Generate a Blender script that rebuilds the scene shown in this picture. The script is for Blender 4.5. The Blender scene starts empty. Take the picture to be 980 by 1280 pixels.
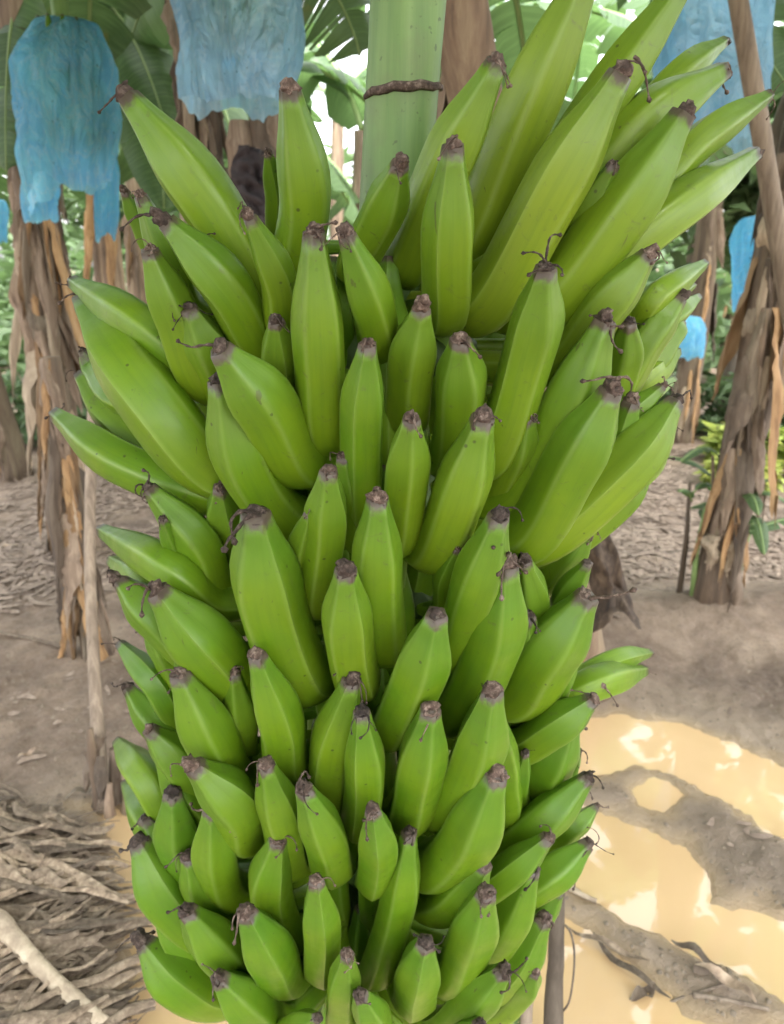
import bpy, math, random
import numpy as np
from mathutils import Vector, Matrix, noise
R = math.radians
rnd = random.Random(7)
scene = bpy.context.scene
C = scene.collection

# ---------------------------------------------------------------- camera
PITCH = R(18.5); F = 924.4; CX = 490.0; CY = 640.0; HC = 1.5
cam = bpy.data.cameras.new('camera'); co = bpy.data.objects.new('camera', cam); C.objects.link(co)
co.location = (0, 0, HC); co.rotation_euler = (R(90) - PITCH, 0, 0)
cam.sensor_fit = 'VERTICAL'; cam.sensor_height = 36; cam.lens = 26
cam.clip_start = 0.02; cam.clip_end = 2000
cam.dof.use_dof = True; cam.dof.focus_distance = 0.66; cam.dof.aperture_fstop = 8.0
scene.camera = co

# ---------------------------------------------------------------- light
SUN_EL, SUN_AZ = 62, 150          # azimuth: direction the light comes from, clockwise from +Y
w = bpy.data.worlds.new('World'); scene.world = w; w.use_nodes = True
nt = w.node_tree; bg = nt.nodes['Background']
sky = nt.nodes.new('ShaderNodeTexSky'); sky.sky_type = 'NISHITA'; sky.sun_disc = False
sky.sun_elevation = R(SUN_EL); sky.sun_rotation = R(SUN_AZ); sky.air_density = 1.0; sky.dust_density = 4.0; sky.ozone_density = 1.0
hs = nt.nodes.new('ShaderNodeHueSaturation'); hs.inputs['Saturation'].default_value = 0.16
hs.inputs['Value'].default_value = 1.0
nt.links.new(sky.outputs[0], hs.inputs['Color']); nt.links.new(hs.outputs[0], bg.inputs[0])
bg.inputs[1].default_value = 0.15
sl = bpy.data.lights.new('sun', 'SUN'); so = bpy.data.objects.new('sun', sl); C.objects.link(so)
sl.energy = 0.7; sl.angle = R(25); sl.color = (1.0, 0.965, 0.9)
_d = Vector((math.sin(R(SUN_AZ)) * math.cos(R(SUN_EL)), math.cos(R(SUN_AZ)) * math.cos(R(SUN_EL)), math.sin(R(SUN_EL))))
so.rotation_euler = _d.to_track_quat('Z', 'Y').to_euler(); so.location = (0, 0, 12)
vs = scene.view_settings; vs.view_transform = 'Standard'; vs.look = 'None'; vs.exposure = 3.05; vs.gamma = 1.0
scene.cycles.use_denoising = True; scene.cycles.max_bounces = 8; scene.cycles.transparent_max_bounces = 12
scene.cycles.sample_clamp_indirect = 6

# ---------------------------------------------------------------- helpers
def ray(x, y):
    a = (x - CX) / F; b = (CY - y) / F
    return Vector((a, math.cos(PITCH) + b * math.sin(PITCH), -math.sin(PITCH) + b * math.cos(PITCH)))
def pt(x, y, Y):
    d = ray(x, y); return Vector((0, 0, HC)) + d * (Y / d.y)
def G(x, y, z=0.0):
    d = ray(x, y); return Vector((0, 0, HC)) + d * ((z - HC) / d.z)
def vdepth(p):
    return p.y * math.cos(PITCH) - (p.z - HC) * math.sin(PITCH)

def tag(o, label=None, cat=None, group=None, kind=None):
    if label: o['label'] = label
    if cat: o['category'] = cat
    if group: o['group'] = group
    if kind: o['kind'] = kind
    return o
def empty(name, loc=(0, 0, 0), rot=(0, 0, 0)):
    o = bpy.data.objects.new(name, None); C.objects.link(o); o.location = loc; o.rotation_euler = rot
    o.empty_display_size = 0.1
    return o
def link(name, me, parent=None, loc=None):
    o = bpy.data.objects.new(name, me); C.objects.link(o)
    if parent is not None: o.parent = parent
    if loc is not None: o.location = loc
    return o

class MB:
    def __init__(s): s.v = []; s.f = []; s.uv = []; s.col = []; s.mi = []
    def add(s, verts, faces, uvs=None, col=None, mi=0):
        n = len(s.v); s.v.extend(verts)
        s.f.extend([tuple(i + n for i in f) for f in faces])
        s.uv.extend(uvs if uvs else [(0, 0)] * len(verts))
        s.col.extend([col if col is not None else 0.5] * len(verts))
        s.mi.extend([mi] * len(faces))
    def tube(s, pts, rads, seg=8, col=None, mi=0, cap=True, shape=None, v0=0.0, v1=1.0):
        pts = [Vector(p) for p in pts]; n = len(pts)
        t = [(pts[min(i + 1, n - 1)] - pts[max(i - 1, 0)]).normalized() for i in range(n)]
        a = t[0].orthogonal().normalized(); V = []; U = []; Fc = []
        for i in range(n):
            a = (a - t[i] * a.dot(t[i])).normalized(); b = t[i].cross(a)
            for k in range(seg):
                th = 2 * math.pi * k / seg
                r = rads[i] * (shape(th, i / (n - 1)) if shape else 1)
                V.append(pts[i] + (a * math.cos(th) + b * math.sin(th)) * r); U.append((k / seg, v0 + (v1 - v0) * i / (n - 1)))
        for i in range(n - 1):
            for k in range(seg):
                k2 = (k + 1) % seg
                Fc.append((i * seg + k, i * seg + k2, (i + 1) * seg + k2, (i + 1) * seg + k))
        if cap:
            Fc.append(tuple(reversed(range(seg)))); Fc.append(tuple((n - 1) * seg + k for k in range(seg)))
        s.add(V, Fc, U, col, mi)
    def mesh(s, name, mats, smooth=True):
        me = bpy.data.meshes.new(name)
        me.from_pydata([tuple(v) for v in s.v], [], s.f)
        for m in (mats if isinstance(mats, (list, tuple)) else [mats]): me.materials.append(m)
        uvl = me.uv_layers.new(name='UVMap')
        li = np.empty(len(me.loops), dtype=np.int32); me.loops.foreach_get('vertex_index', li)
        uvl.data.foreach_set('uv', np.array(s.uv, dtype=np.float32)[li].ravel())
        at = me.attributes.new('var', 'FLOAT', 'POINT'); at.data.foreach_set('value', np.array(s.col, dtype=np.float32))
        me.polygons.foreach_set('material_index', np.array(s.mi, dtype=np.int32))
        if smooth: me.polygons.foreach_set('use_smooth', np.ones(len(me.polygons), dtype=bool))
        me.update(); return me

def catmull(P, n):
    P = [Vector(p) for p in P]; Q = [P[0] * 2 - P[1]] + P + [P[-1] * 2 - P[-2]]; out = []
    m = len(P) - 1
    for i in range(n):
        t = i / (n - 1) * m; k = min(int(t), m - 1); u = t - k
        a, b, c, d = Q[k:k + 4]
        out.append(0.5 * ((2 * b) + (c - a) * u + (2 * a - 5 * b + 4 * c - d) * u * u + (3 * b - a - 3 * c + d) * u ** 3))
    return out

# ---------------------------------------------------------------- materials
def mat(name):
    m = bpy.data.materials.new(name); m.use_nodes = True; n = m.node_tree
    for x in list(n.nodes): n.nodes.remove(x)
    out = n.nodes.new('ShaderNodeOutputMaterial'); p = n.nodes.new('ShaderNodeBsdfPrincipled')
    n.links.new(p.outputs[0], out.inputs[0]); return m, n, p, out
def nd(n, t, **k):
    x = n.nodes.new(t)
    for a, b in k.items(): setattr(x, a, b)
    return x
def ramp(n, src, stops, interp='LINEAR'):
    r = nd(n, 'ShaderNodeValToRGB'); r.color_ramp.interpolation = interp
    e = r.color_ramp.elements
    while len(e) < len(stops): e.new(0.5)
    for i, (p, c) in enumerate(stops):
        e[i].position = p; e[i].color = (*c, 1) if len(c) == 3 else c
    n.links.new(src, r.inputs[0]); return r.outputs[0]
def mixc(n, fac, a, b, mode='MIX'):
    m = nd(n, 'ShaderNodeMix', data_type='RGBA', blend_type=mode)
    for s, v in ((0, fac), (6, a), (7, b)):
        if hasattr(v, 'is_output'): n.links.new(v, m.inputs[s])
        else: m.inputs[s].default_value = v if s == 0 else (*v, 1)
    return m.outputs[2]
def noise_n(n, scale, detail=4, rough=0.55, vec=None, dist=0.0):
    x = nd(n, 'ShaderNodeTexNoise'); x.inputs['Scale'].default_value = scale; x.inputs['Detail'].default_value = detail
    x.inputs['Roughness'].default_value = rough; x.inputs['Distortion'].default_value = dist
    if vec is not None: n.links.new(vec, x.inputs['Vector'])
    return x.outputs[0]
def math_n(n, op, a, b=None):
    m = nd(n, 'ShaderNodeMath', operation=op)
    for i, v in enumerate((a, b)):
        if v is None: continue
        if hasattr(v, 'is_output'): n.links.new(v, m.inputs[i])
        else: m.inputs[i].default_value = v
    return m.outputs[0]
def bump(n, p, h, strength, dist=0.002):
    b = nd(n, 'ShaderNodeBump'); b.inputs['Strength'].default_value = strength; b.inputs['Distance'].default_value = dist
    n.links.new(h, b.inputs['Height']); n.links.new(b.outputs[0], p.inputs['Normal'])
def scaled(n, src, s):
    m = nd(n, 'ShaderNodeMapping'); m.inputs['Scale'].default_value = s; n.links.new(src, m.inputs[0]); return m.outputs[0]

def m_finger():
    m, n, p, o = mat('green_banana_peel')
    uv = nd(n, 'ShaderNodeUVMap'); sep = nd(n, 'ShaderNodeSeparateXYZ'); n.links.new(uv.outputs[0], sep.inputs[0])
    tc = nd(n, 'ShaderNodeTexCoord'); oi = nd(n, 'ShaderNodeObjectInfo')
    tint_attr = nd(n, 'ShaderNodeAttribute', attribute_type='OBJECT', attribute_name='ripe_flare_tint')
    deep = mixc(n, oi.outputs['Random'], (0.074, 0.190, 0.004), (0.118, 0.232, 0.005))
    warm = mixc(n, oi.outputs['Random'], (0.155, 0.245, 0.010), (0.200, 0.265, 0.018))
    base = mixc(n, tint_attr.outputs['Fac'], deep, warm)  # mixes maturity and painted flare paleness into the peel
    big = noise_n(n, 14, 3, 0.5, tc.outputs['Object'])
    base = mixc(n, math_n(n, 'MULTIPLY', ramp(n, big, [(0.35, (0, 0, 0)), (0.7, (1, 1, 1))]), 0.55), base, (0.185, 0.270, 0.008))
    # facet ridges are paler and waxy
    u5 = math_n(n, 'FRACT', math_n(n, 'MULTIPLY', sep.outputs[0], 5.0))
    dist = math_n(n, 'ABSOLUTE', math_n(n, 'SUBTRACT', u5, 0.5))
    rid = ramp(n, dist, [(0.40, (0, 0, 0)), (0.5, (1, 1, 1))])
    base = mixc(n, math_n(n, 'MULTIPLY', rid, 0.35), base, (0.27, 0.37, 0.09))
    # neck and tip duller, blue-green
    tipf = ramp(n, sep.outputs[1], [(0.70, (0, 0, 0)), (0.93, (1, 1, 1))])
    base = mixc(n, math_n(n, 'MULTIPLY', tipf, 0.5), base, (0.066, 0.160, 0.018))
    # long streaks
    st = noise_n(n, 1.0, 4, 0.6, scaled(n, uv.outputs[0], (26, 2.2, 1)))
    base = mixc(n, math_n(n, 'MULTIPLY', ramp(n, st, [(0.45, (0, 0, 0)), (0.75, (1, 1, 1))]), 0.3), base, (0.06, 0.13, 0.012))
    # brown end
    bn = math_n(n, 'ADD', sep.outputs[1], math_n(n, 'MULTIPLY', math_n(n, 'SUBTRACT', noise_n(n, 120, 3, 0.6, tc.outputs['Object']), 0.5), 0.06))
    base = mixc(n, ramp(n, bn, [(0.968, (0, 0, 0)), (0.99, (1, 1, 1))]), base, (0.075, 0.055, 0.04))
    # freckles and scuffs
    vo = nd(n, 'ShaderNodeTexVoronoi'); vo.inputs['Scale'].default_value = 55; n.links.new(tc.outputs['Object'], vo.inputs['Vector'])
    sp = ramp(n, vo.outputs['Distance'], [(0.06, (1, 1, 1)), (0.12, (0, 0, 0))])
    gate = ramp(n, noise_n(n, 26, 2, 0.5, tc.outputs['Object']), [(0.50, (0, 0, 0)), (0.58, (1, 1, 1))])
    base = mixc(n, math_n(n, 'MULTIPLY', math_n(n, 'MULTIPLY', sp, gate), 0.75), base, (0.03, 0.035, 0.012))
    sc = noise_n(n, 60, 5, 0.7, tc.outputs['Object'], 1.5)
    base = mixc(n, math_n(n, 'MULTIPLY', ramp(n, sc, [(0.60, (0, 0, 0)), (0.72, (1, 1, 1))]), 0.55), base, (0.085, 0.095, 0.035))
    ab = noise_n(n, 1, 3, 0.6, scaled(n, tc.outputs['Object'], (90, 90, 22)), 0.8)
    base = mixc(n, math_n(n, 'MULTIPLY', ramp(n, ab, [(0.70, (0, 0, 0)), (0.735, (1, 1, 1))]), 0.6), base, (0.055, 0.050, 0.020))
    n.links.new(base, p.inputs['Base Color'])
    rr = ramp(n, noise_n(n, 40, 4, 0.6, tc.outputs['Object']), [(0.3, (0.38,) * 3), (0.7, (0.58,) * 3)])
    n.links.new(rr, p.inputs['Roughness'])
    p.inputs['Specular IOR Level'].default_value = 0.36; p.inputs['Coat Weight'].default_value = 0.18; p.inputs['Coat Roughness'].default_value = 0.28
    p.inputs['Subsurface Weight'].default_value = 0.12; p.inputs['Subsurface Radius'].default_value = (0.006, 0.010, 0.002); p.inputs['Subsurface Scale'].default_value = 1.0
    bump(n, p, math_n(n, 'ADD', st, math_n(n, 'MULTIPLY', noise_n(n, 220, 3, 0.6, tc.outputs['Object']), 0.35)), 0.16, 0.0015)
    return m
def m_wither():
    m, n, p, o = mat('withered_flower_brown'); tc = nd(n, 'ShaderNodeTexCoord')
    c = ramp(n, noise_n(n, 160, 4, 0.7, tc.outputs['Object']), [(0.3, (0.030, 0.018, 0.012)), (0.5, (0.095, 0.060, 0.045)), (0.70, (0.30, 0.225, 0.185))])
    oi = nd(n, 'ShaderNodeObjectInfo'); hv = nd(n, 'ShaderNodeHueSaturation'); n.links.new(c, hv.inputs['Color'])
    n.links.new(math_n(n, 'ADD', 0.25, math_n(n, 'MULTIPLY', oi.outputs['Random'], 0.85)), hv.inputs['Value']); c = hv.outputs[0]
    n.links.new(c, p.inputs['Base Color']); p.inputs['Roughness'].default_value = 0.85
    bump(n, p, noise_n(n, 300, 4, 0.7, tc.outputs['Object']), 0.8, 0.002); return m
def m_stalk():
    m, n, p, o = mat('bunch_stalk_green'); tc = nd(n, 'ShaderNodeTexCoord')
    v = scaled(n, tc.outputs['Object'], (50, 50, 3))
    c = ramp(n, noise_n(n, 1, 5, 0.6, v), [(0.3, (0.095, 0.180, 0.045)), (0.6, (0.155, 0.260, 0.072)), (0.8, (0.21, 0.32, 0.11))])
    c = mixc(n, ramp(n, noise_n(n, 9, 5, 0.7, tc.outputs['Object']), [(0.5, (0, 0, 0)), (0.75, (0.5,) * 3)]), c, (0.13, 0.13, 0.06))
    c = mixc(n, ramp(n, noise_n(n, 120, 2, 0.5, tc.outputs['Object']), [(0.66, (0, 0, 0)), (0.73, (0.6,) * 3)]), c, (0.05, 0.06, 0.02))
    n.links.new(c, p.inputs['Base Color']); p.inputs['Roughness'].default_value = 0.5
    bump(n, p, noise_n(n, 1, 4, 0.6, v), 0.25, 0.002); return m
def m_leaf(name, dark, light, tr=0.35, rough=0.42):
    m, n, p, o = mat(name)
    uv = nd(n, 'ShaderNodeUVMap'); tc = nd(n, 'ShaderNodeTexCoord'); oi = nd(n, 'ShaderNodeObjectInfo')
    at = nd(n, 'ShaderNodeAttribute', attribute_name='var')
    k = math_n(n, 'ADD', math_n(n, 'MULTIPLY', oi.outputs['Random'], 0.45), math_n(n, 'MULTIPLY', at.outputs['Fac'], 0.55))
    c = mixc(n, k, dark, light)
    ve = noise_n(n, 1, 2, 0.5, scaled(n, uv.outputs[0], (1.2, 160, 1)))
    c = mixc(n, math_n(n, 'MULTIPLY', ramp(n, ve, [(0.45, (0, 0, 0)), (0.62, (1, 1, 1))]), 0.35), c, tuple(min(1, x * 1.9) for x in light))
    c = mixc(n, ramp(n, noise_n(n, 9, 4, 0.6, tc.outputs['Object']), [(0.66, (0, 0, 0)), (0.78, (0.8,) * 3)]), c, (0.20, 0.17, 0.05))
    n.links.new(c, p.inputs['Base Color']); p.inputs['Roughness'].default_value = rough
    t = nd(n, 'ShaderNodeBsdfTranslucent'); n.links.new(mixc(n, 0.5, c, (0.13, 0.235, 0.06)), t.inputs[0])
    mx = nd(n, 'ShaderNodeMixShader'); mx.inputs[0].default_value = tr
    n.links.new(p.outputs[0], mx.inputs[1]); n.links.new(t.outputs[0], mx.inputs[2]); n.links.new(mx.outputs[0], o.inputs[0])
    bump(n, p, ve, 0.3, 0.003); return m
def m_dry(name, a, b, c_, scale=(30, 30, 2.5)):
    m, n, p, o = mat(name); tc = nd(n, 'ShaderNodeTexCoord'); oi = nd(n, 'ShaderNodeObjectInfo')
    at = nd(n, 'ShaderNodeAttribute', attribute_name='var')
    v = scaled(n, tc.outputs['Object'], scale)
    c = ramp(n, noise_n(n, 1, 6, 0.65, v, 0.4), [(0.28, a), (0.5, b), (0.72, c_)])
    c = mixc(n, math_n(n, 'MULTIPLY', at.outputs['Fac'], 0.5), c, a)
    hv = nd(n, 'ShaderNodeHueSaturation'); n.links.new(c, hv.inputs['Color'])
    n.links.new(math_n(n, 'ADD', 0.4, math_n(n, 'MULTIPLY', oi.outputs['Random'], 1.05)), hv.inputs['Value'])
    n.links.new(hv.outputs[0], p.inputs['Base Color']); p.inputs['Roughness'].default_value = 0.78
    bump(n, p, noise_n(n, 1, 6, 0.7, v, 0.4), 0.7, 0.006); return m
def m_bag(name, col):
    m, n, p, o = mat(name); tc = nd(n, 'ShaderNodeTexCoord'); uv = nd(n, 'ShaderNodeUVMap')
    nz = noise_n(n, 7, 5, 0.6, tc.outputs['Object'], 0.8)
    c = mixc(n, ramp(n, nz, [(0.35, (0, 0, 0)), (0.75, (1, 1, 1))]), col, tuple(min(1, x * 1.25 + 0.04) for x in col))
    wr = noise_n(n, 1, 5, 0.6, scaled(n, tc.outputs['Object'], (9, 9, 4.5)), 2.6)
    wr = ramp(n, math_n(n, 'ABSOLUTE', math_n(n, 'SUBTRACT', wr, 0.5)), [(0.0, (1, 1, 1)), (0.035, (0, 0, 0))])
    c = mixc(n, math_n(n, 'MULTIPLY', wr, 0.45), c, (0.75, 0.88, 0.95))      # crease highlights painted into the film colour as pale streaks
    vo = nd(n, 'ShaderNodeTexVoronoi'); vo.inputs['Scale'].default_value = 1; vo.inputs['Randomness'].default_value = 0.25
    n.links.new(scaled(n, uv.outputs[0], (11, 8, 1)), vo.inputs['Vector'])
    hole = ramp(n, vo.outputs['Distance'], [(0.035, (1, 1, 1)), (0.06, (0, 0, 0))])
    c = mixc(n, math_n(n, 'MULTIPLY', hole, 0.8), c, (0.02, 0.05, 0.08))
    c = mixc(n, ramp(n, noise_n(n, 40, 4, 0.7, tc.outputs['Object']), [(0.66, (0, 0, 0)), (0.74, (0.7,) * 3)]), c, (0.12, 0.14, 0.12))
    n.links.new(c, p.inputs['Base Color']); p.inputs['Roughness'].default_value = 0.2
    t = nd(n, 'ShaderNodeBsdfTranslucent'); n.links.new(c, t.inputs[0])
    mx = nd(n, 'ShaderNodeMixShader'); mx.inputs[0].default_value = 0.62
    n.links.new(p.outputs[0], mx.inputs[1]); n.links.new(t.outputs[0], mx.inputs[2])
    tp = nd(n, 'ShaderNodeBsdfTransparent'); tp.inputs[0].default_value = (0.35, 0.75, 1, 1)
    m2 = nd(n, 'ShaderNodeMixShader'); m2.inputs[0].default_value = 0.14
    n.links.new(mx.outputs[0], m2.inputs[1]); n.links.new(tp.outputs[0], m2.inputs[2]); n.links.new(m2.outputs[0], o.inputs[0])
    cr = noise_n(n, 1, 4, 0.55, scaled(n, tc.outputs['Object'], (10, 10, 4)), 2.6)
    cr = math_n(n, 'ABSOLUTE', math_n(n, 'SUBTRACT', cr, 0.5))
    bump(n, p, math_n(n, 'ADD', cr, math_n(n, 'MULTIPLY', noise_n(n, 50, 4, 0.6, tc.outputs['Object'], 1.5), 0.10)), 1.0, 0.14); return m
def m_mud():
    m, n, p, o = mat('wet_mud'); tc = nd(n, 'ShaderNodeTexCoord'); P = tc.outputs['Object']
    wet = nd(n, 'ShaderNodeAttribute', attribute_name='wet')
    c = ramp(n, noise_n(n, 2.3, 8, 0.68, P, 0.4), [(0.36, (0.095, 0.062, 0.042)), (0.5, (0.185, 0.130, 0.091)), (0.64, (0.330, 0.248, 0.180))])
    c = mixc(n, math_n(n, 'MULTIPLY', ramp(n, noise_n(n, 26, 6, 0.7, P), [(0.42, (0, 0, 0)), (0.68, (1, 1, 1))]), 0.45), c, (0.30, 0.230, 0.178))
    c = mixc(n, math_n(n, 'MULTIPLY', ramp(n, noise_n(n, 70, 5, 0.7, P), [(0.55, (0, 0, 0)), (0.66, (1, 1, 1))]), 0.5), c, (0.075, 0.055, 0.042))
    c = mixc(n, math_n(n, 'MULTIPLY', wet.outputs['Fac'], 0.55), c, (0.37, 0.285, 0.195))
    c = mixc(n, ramp(n, wet.outputs['Fac'], [(0.80, (0, 0, 0)), (1.0, (0.85,) * 3)]), c, (0.44, 0.315, 0.175))
    n.links.new(c, p.inputs['Base Color'])
    rg = nd(n, 'ShaderNodeMapRange'); rg.inputs[3].default_value = 0.80; rg.inputs[4].default_value = 0.24
    n.links.new(wet.outputs['Fac'], rg.inputs[0]); n.links.new(rg.outputs[0], p.inputs['Roughness'])
    h = math_n(n, 'ADD', noise_n(n, 30, 8, 0.72, P), math_n(n, 'MULTIPLY', noise_n(n, 110, 5, 0.7, P), 0.4))
    bump(n, p, h, 0.85, 0.02); return m
def m_water():
    m, n, p, o = mat('muddy_water'); tc = nd(n, 'ShaderNodeTexCoord')
    c = ramp(n, noise_n(n, 1.6, 4, 0.5, tc.outputs['Object'], 0.6), [(0.3, (0.55, 0.375, 0.19)), (0.7, (0.66, 0.465, 0.26))])
    n.links.new(c, p.inputs['Base Color']); p.inputs['Roughness'].default_value = 0.03; p.inputs['IOR'].default_value = 1.8
    bump(n, p, noise_n(n, 9, 3, 0.5, tc.outputs['Object']), 0.05, 0.01); return m
def m_plain(name, col, rough=0.7, var=0.3):
    m, n, p, o = mat(name); tc = nd(n, 'ShaderNodeTexCoord'); at = nd(n, 'ShaderNodeAttribute', attribute_name='var')
    c = mixc(n, noise_n(n, 20, 5, 0.6, tc.outputs['Object']), tuple(x * (1 - var) for x in col), tuple(min(1, x * (1 + var)) for x in col))
    c = mixc(n, math_n(n, 'MULTIPLY', at.outputs['Fac'], 0.5), c, tuple(x * 0.45 for x in col))
    n.links.new(c, p.inputs['Base Color']); p.inputs['Roughness'].default_value = rough
    bump(n, p, noise_n(n, 60, 5, 0.7, tc.outputs['Object']), 0.5, 0.004); return m

M_FIN = m_finger(); M_WIT = m_wither(); M_STK = m_stalk()
M_CRW = m_plain('bunch_crown_shaded_green', (0.045, 0.085, 0.012), 0.6, 0.3)  # crown green darkened, shade of the gaps put into its colour
M_LEAF = m_leaf('banana_leaf_green', (0.050, 0.100, 0.040), (0.105, 0.170, 0.065), 0.45)
M_RIB = m_plain('leaf_midrib_pale_green', (0.22, 0.32, 0.11), 0.5, 0.15)
M_BUSH = m_leaf('undergrowth_green', (0.050, 0.090, 0.040), (0.125, 0.185, 0.085), 0.4, 0.5)
M_YEL = m_leaf('yellow_green_shrub', (0.14, 0.24, 0.04), (0.42, 0.42, 0.08), 0.3, 0.5)
M_DRY = m_dry('dry_banana_leaf', (0.075, 0.050, 0.036), (0.255, 0.185, 0.130), (0.44, 0.35, 0.26))
M_ORG = m_dry('orange_brown_sheath', (0.13, 0.065, 0.028), (0.36, 0.215, 0.100), (0.46, 0.33, 0.18))
M_TRK = m_dry('banana_pseudostem', (0.060, 0.042, 0.030), (0.195, 0.135, 0.090), (0.33, 0.27, 0.17), (22, 22, 1.6))
M_BLK = m_plain('blackened_leaf', (0.040, 0.028, 0.030), 0.8, 0.4)
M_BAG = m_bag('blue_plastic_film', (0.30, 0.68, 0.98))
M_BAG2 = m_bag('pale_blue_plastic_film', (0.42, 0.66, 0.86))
M_MUD = m_mud(); M_WAT = m_water()
M_STRAW = m_dry('grey_straw', (0.09, 0.062, 0.042), (0.26, 0.192, 0.132), (0.50, 0.400, 0.29), (60, 60, 60))
M_WOOD = m_dry('weathered_wood', (0.085, 0.062, 0.046), (0.20, 0.155, 0.115), (0.31, 0.25, 0.19), (40, 40, 4))
M_PALE = m_dry('pale_fallen_stalk', (0.14, 0.105, 0.075), (0.30, 0.24, 0.17), (0.45, 0.38, 0.28), (20, 20, 20))

# ---------------------------------------------------------------- ground and water
def poly_sd(px, py, poly):                          # signed distance, negative inside
    P = np.array(poly); n = len(P); d = np.full(px.shape, 1e9); ins = np.zeros(px.shape, bool)
    for i in range(n):
        a = P[i]; b = P[(i + 1) % n]; e = b - a
        wx = px - a[0]; wy = py - a[1]
        t = np.clip((wx * e[0] + wy * e[1]) / (e @ e + 1e-12), 0, 1)
        d = np.minimum(d, np.hypot(wx - t * e[0], wy - t * e[1]))
        c = ((a[1] > py) != (b[1] > py)) & (px < (b[0] - a[0]) * (py - a[1]) / (b[1] - a[1] + 1e-12) + a[0])
        ins ^= c
    return np.where(ins, -d, d)
def gp(L): return [(G(x, y).x, G(x, y).y) for x, y in L]
POND = gp([(108, 1016), (170, 1024), (250, 1000), (420, 985), (600, 950), (700, 903), (760, 892), (850, 905), (930, 928), (1000, 965), (1150, 1010),
           (1300, 1400), (900, 1700), (300, 1700), (120, 1500), (160, 1330), (150, 1275), (172, 1200), (160, 1130), (150, 1075)])
ISL = [gp([(690, 985), (745, 972), (790, 963), (850, 975), (905, 1000), (960, 1040), (1040, 1080), (1200, 1160), (1200, 1260), (1040, 1190), (960, 1135), (900, 1125), (865, 1060), (820, 1034), (765, 1018), (690, 1012)]),
       gp([(690, 1105), (735, 1118), (790, 1150), (850, 1180), (900, 1215), (990, 1262), (1060, 1330), (960, 1300), (880, 1295), (840, 1262), (790, 1230), (752, 1175), (715, 1150), (690, 1140)])]
SMALL = [gp([(788, 990), (815, 982), (848, 990), (862, 1004), (830, 1014), (795, 1008)])]
def npnoise(x, y, s, seed=0.0):
    out = np.empty(x.shape)
    fx, fy = x.ravel(), y.ravel(); r = out.ravel()
    nn = noise.noise
    for i in range(fx.size): r[i] = nn((fx[i] * s + seed, fy[i] * s - seed, seed * 0.37))
    return r.reshape(x.shape)
def axis_coords(lo, hi, step, far, g=1.22):
    a = list(np.arange(lo, hi + 1e-6, step)); s = step; x = a[0]; L = []
    while x > -far: s *= g; x -= s; L.append(x)
    s = step; x = a[-1]; H = []
    while x < far: s *= g; x += s; H.append(x)
    return np.array(L[::-1] + a + H)
gx = axis_coords(-2.6, 2.6, 0.022, 400); gy = axis_coords(0.35, 4.6, 0.022, 400)
X, Y = np.meshgrid(gx, gy)
near = (np.abs(X) < 12) & (Y < 25) & (Y > -8)
wx = X + 0.05 * npnoise(X, Y, 3, 1.1) + 0.035 * npnoise(X, Y, 11, 2.2) + 0.014 * npnoise(X, Y, 27, 6.2)
wy = Y + 0.05 * npnoise(X, Y, 3, 5.1) + 0.035 * npnoise(X, Y, 11, 7.2) + 0.014 * npnoise(X, Y, 27, 3.2)
sd = poly_sd(wx, wy, POND)
for p_ in ISL: sd = np.maximum(sd, -poly_sd(wx, wy, p_))
for p_ in SMALL: sd = np.minimum(sd, poly_sd(wx, wy, p_))
H = np.where(sd > 0, 0.045 * (1 - np.exp(-sd / 0.16)), 0.035 * np.maximum(sd / 0.05, -1))
rough_ = 0.030 * npnoise(X, Y, 1.3, 3.3) + 0.012 * npnoise(X, Y, 5, 9.1) + 0.009 * npnoise(X, Y, 15, 4.4) + 0.006 * npnoise(X, Y, 32, 8.4)
H = H + rough_ * np.clip(sd / 0.12, 0.0, 1) * np.clip(1.2 - np.abs(X) / 60, 0.2, 1) + 0.010 * np.clip(sd / 0.03, 0, 1) * npnoise(X, Y, 24, 12.0)
# low bank to the right behind the puddle and gentle rise of the plantation floor
H += 0.10 * np.exp(-((Y - 2.75 - 0.10 * X) / 0.22) ** 2) * np.clip((X - 0.2) / 0.6, 0, 1) * np.exp(-np.maximum(X - 2.2, 0))
H += 0.05 * np.clip((Y - 5) / 6, 0, 1)
def ground_z(x, y):
    i = min(max(np.searchsorted(gx, x) - 1, 0), len(gx) - 2); j = min(max(np.searchsorted(gy, y) - 1, 0), len(gy) - 2)
    u = (x - gx[i]) / (gx[i + 1] - gx[i]); v = (y - gy[j]) / (gy[j + 1] - gy[j])
    return float((1 - v) * ((1 - u) * H[j, i] + u * H[j, i + 1]) + v * ((1 - u) * H[j + 1, i] + u * H[j + 1, i + 1]))
me = bpy.data.meshes.new('ground'); ny, nx = X.shape
idx = np.arange(nx * ny).reshape(ny, nx)
quads = np.stack([idx[:-1, :-1], idx[:-1, 1:], idx[1:, 1:], idx[1:, :-1]], -1).reshape(-1, 4)
me.vertices.add(nx * ny); me.vertices.foreach_set('co', np.stack([X, Y, H], -1).astype(np.float32).ravel())
me.loops.add(quads.size); me.loops.foreach_set('vertex_index', quads.astype(np.int32).ravel())
me.polygons.add(len(quads)); me.polygons.foreach_set('loop_start', (np.arange(len(quads)) * 4).astype(np.int32))
me.polygons.foreach_set('loop_total', np.full(len(quads), 4, np.int32)); me.update(calc_edges=True); me.validate()
me.polygons.foreach_set('use_smooth', np.ones(len(quads), bool))
at = me.attributes.new('wet', 'FLOAT', 'POINT'); at.data.foreach_set('value', np.clip(1 - sd / 0.28, 0, 1).astype(np.float32).ravel())
me.materials.append(M_MUD)
tag(link('ground', me), kind='structure')
me = bpy.data.meshes.new('puddle_water')
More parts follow.
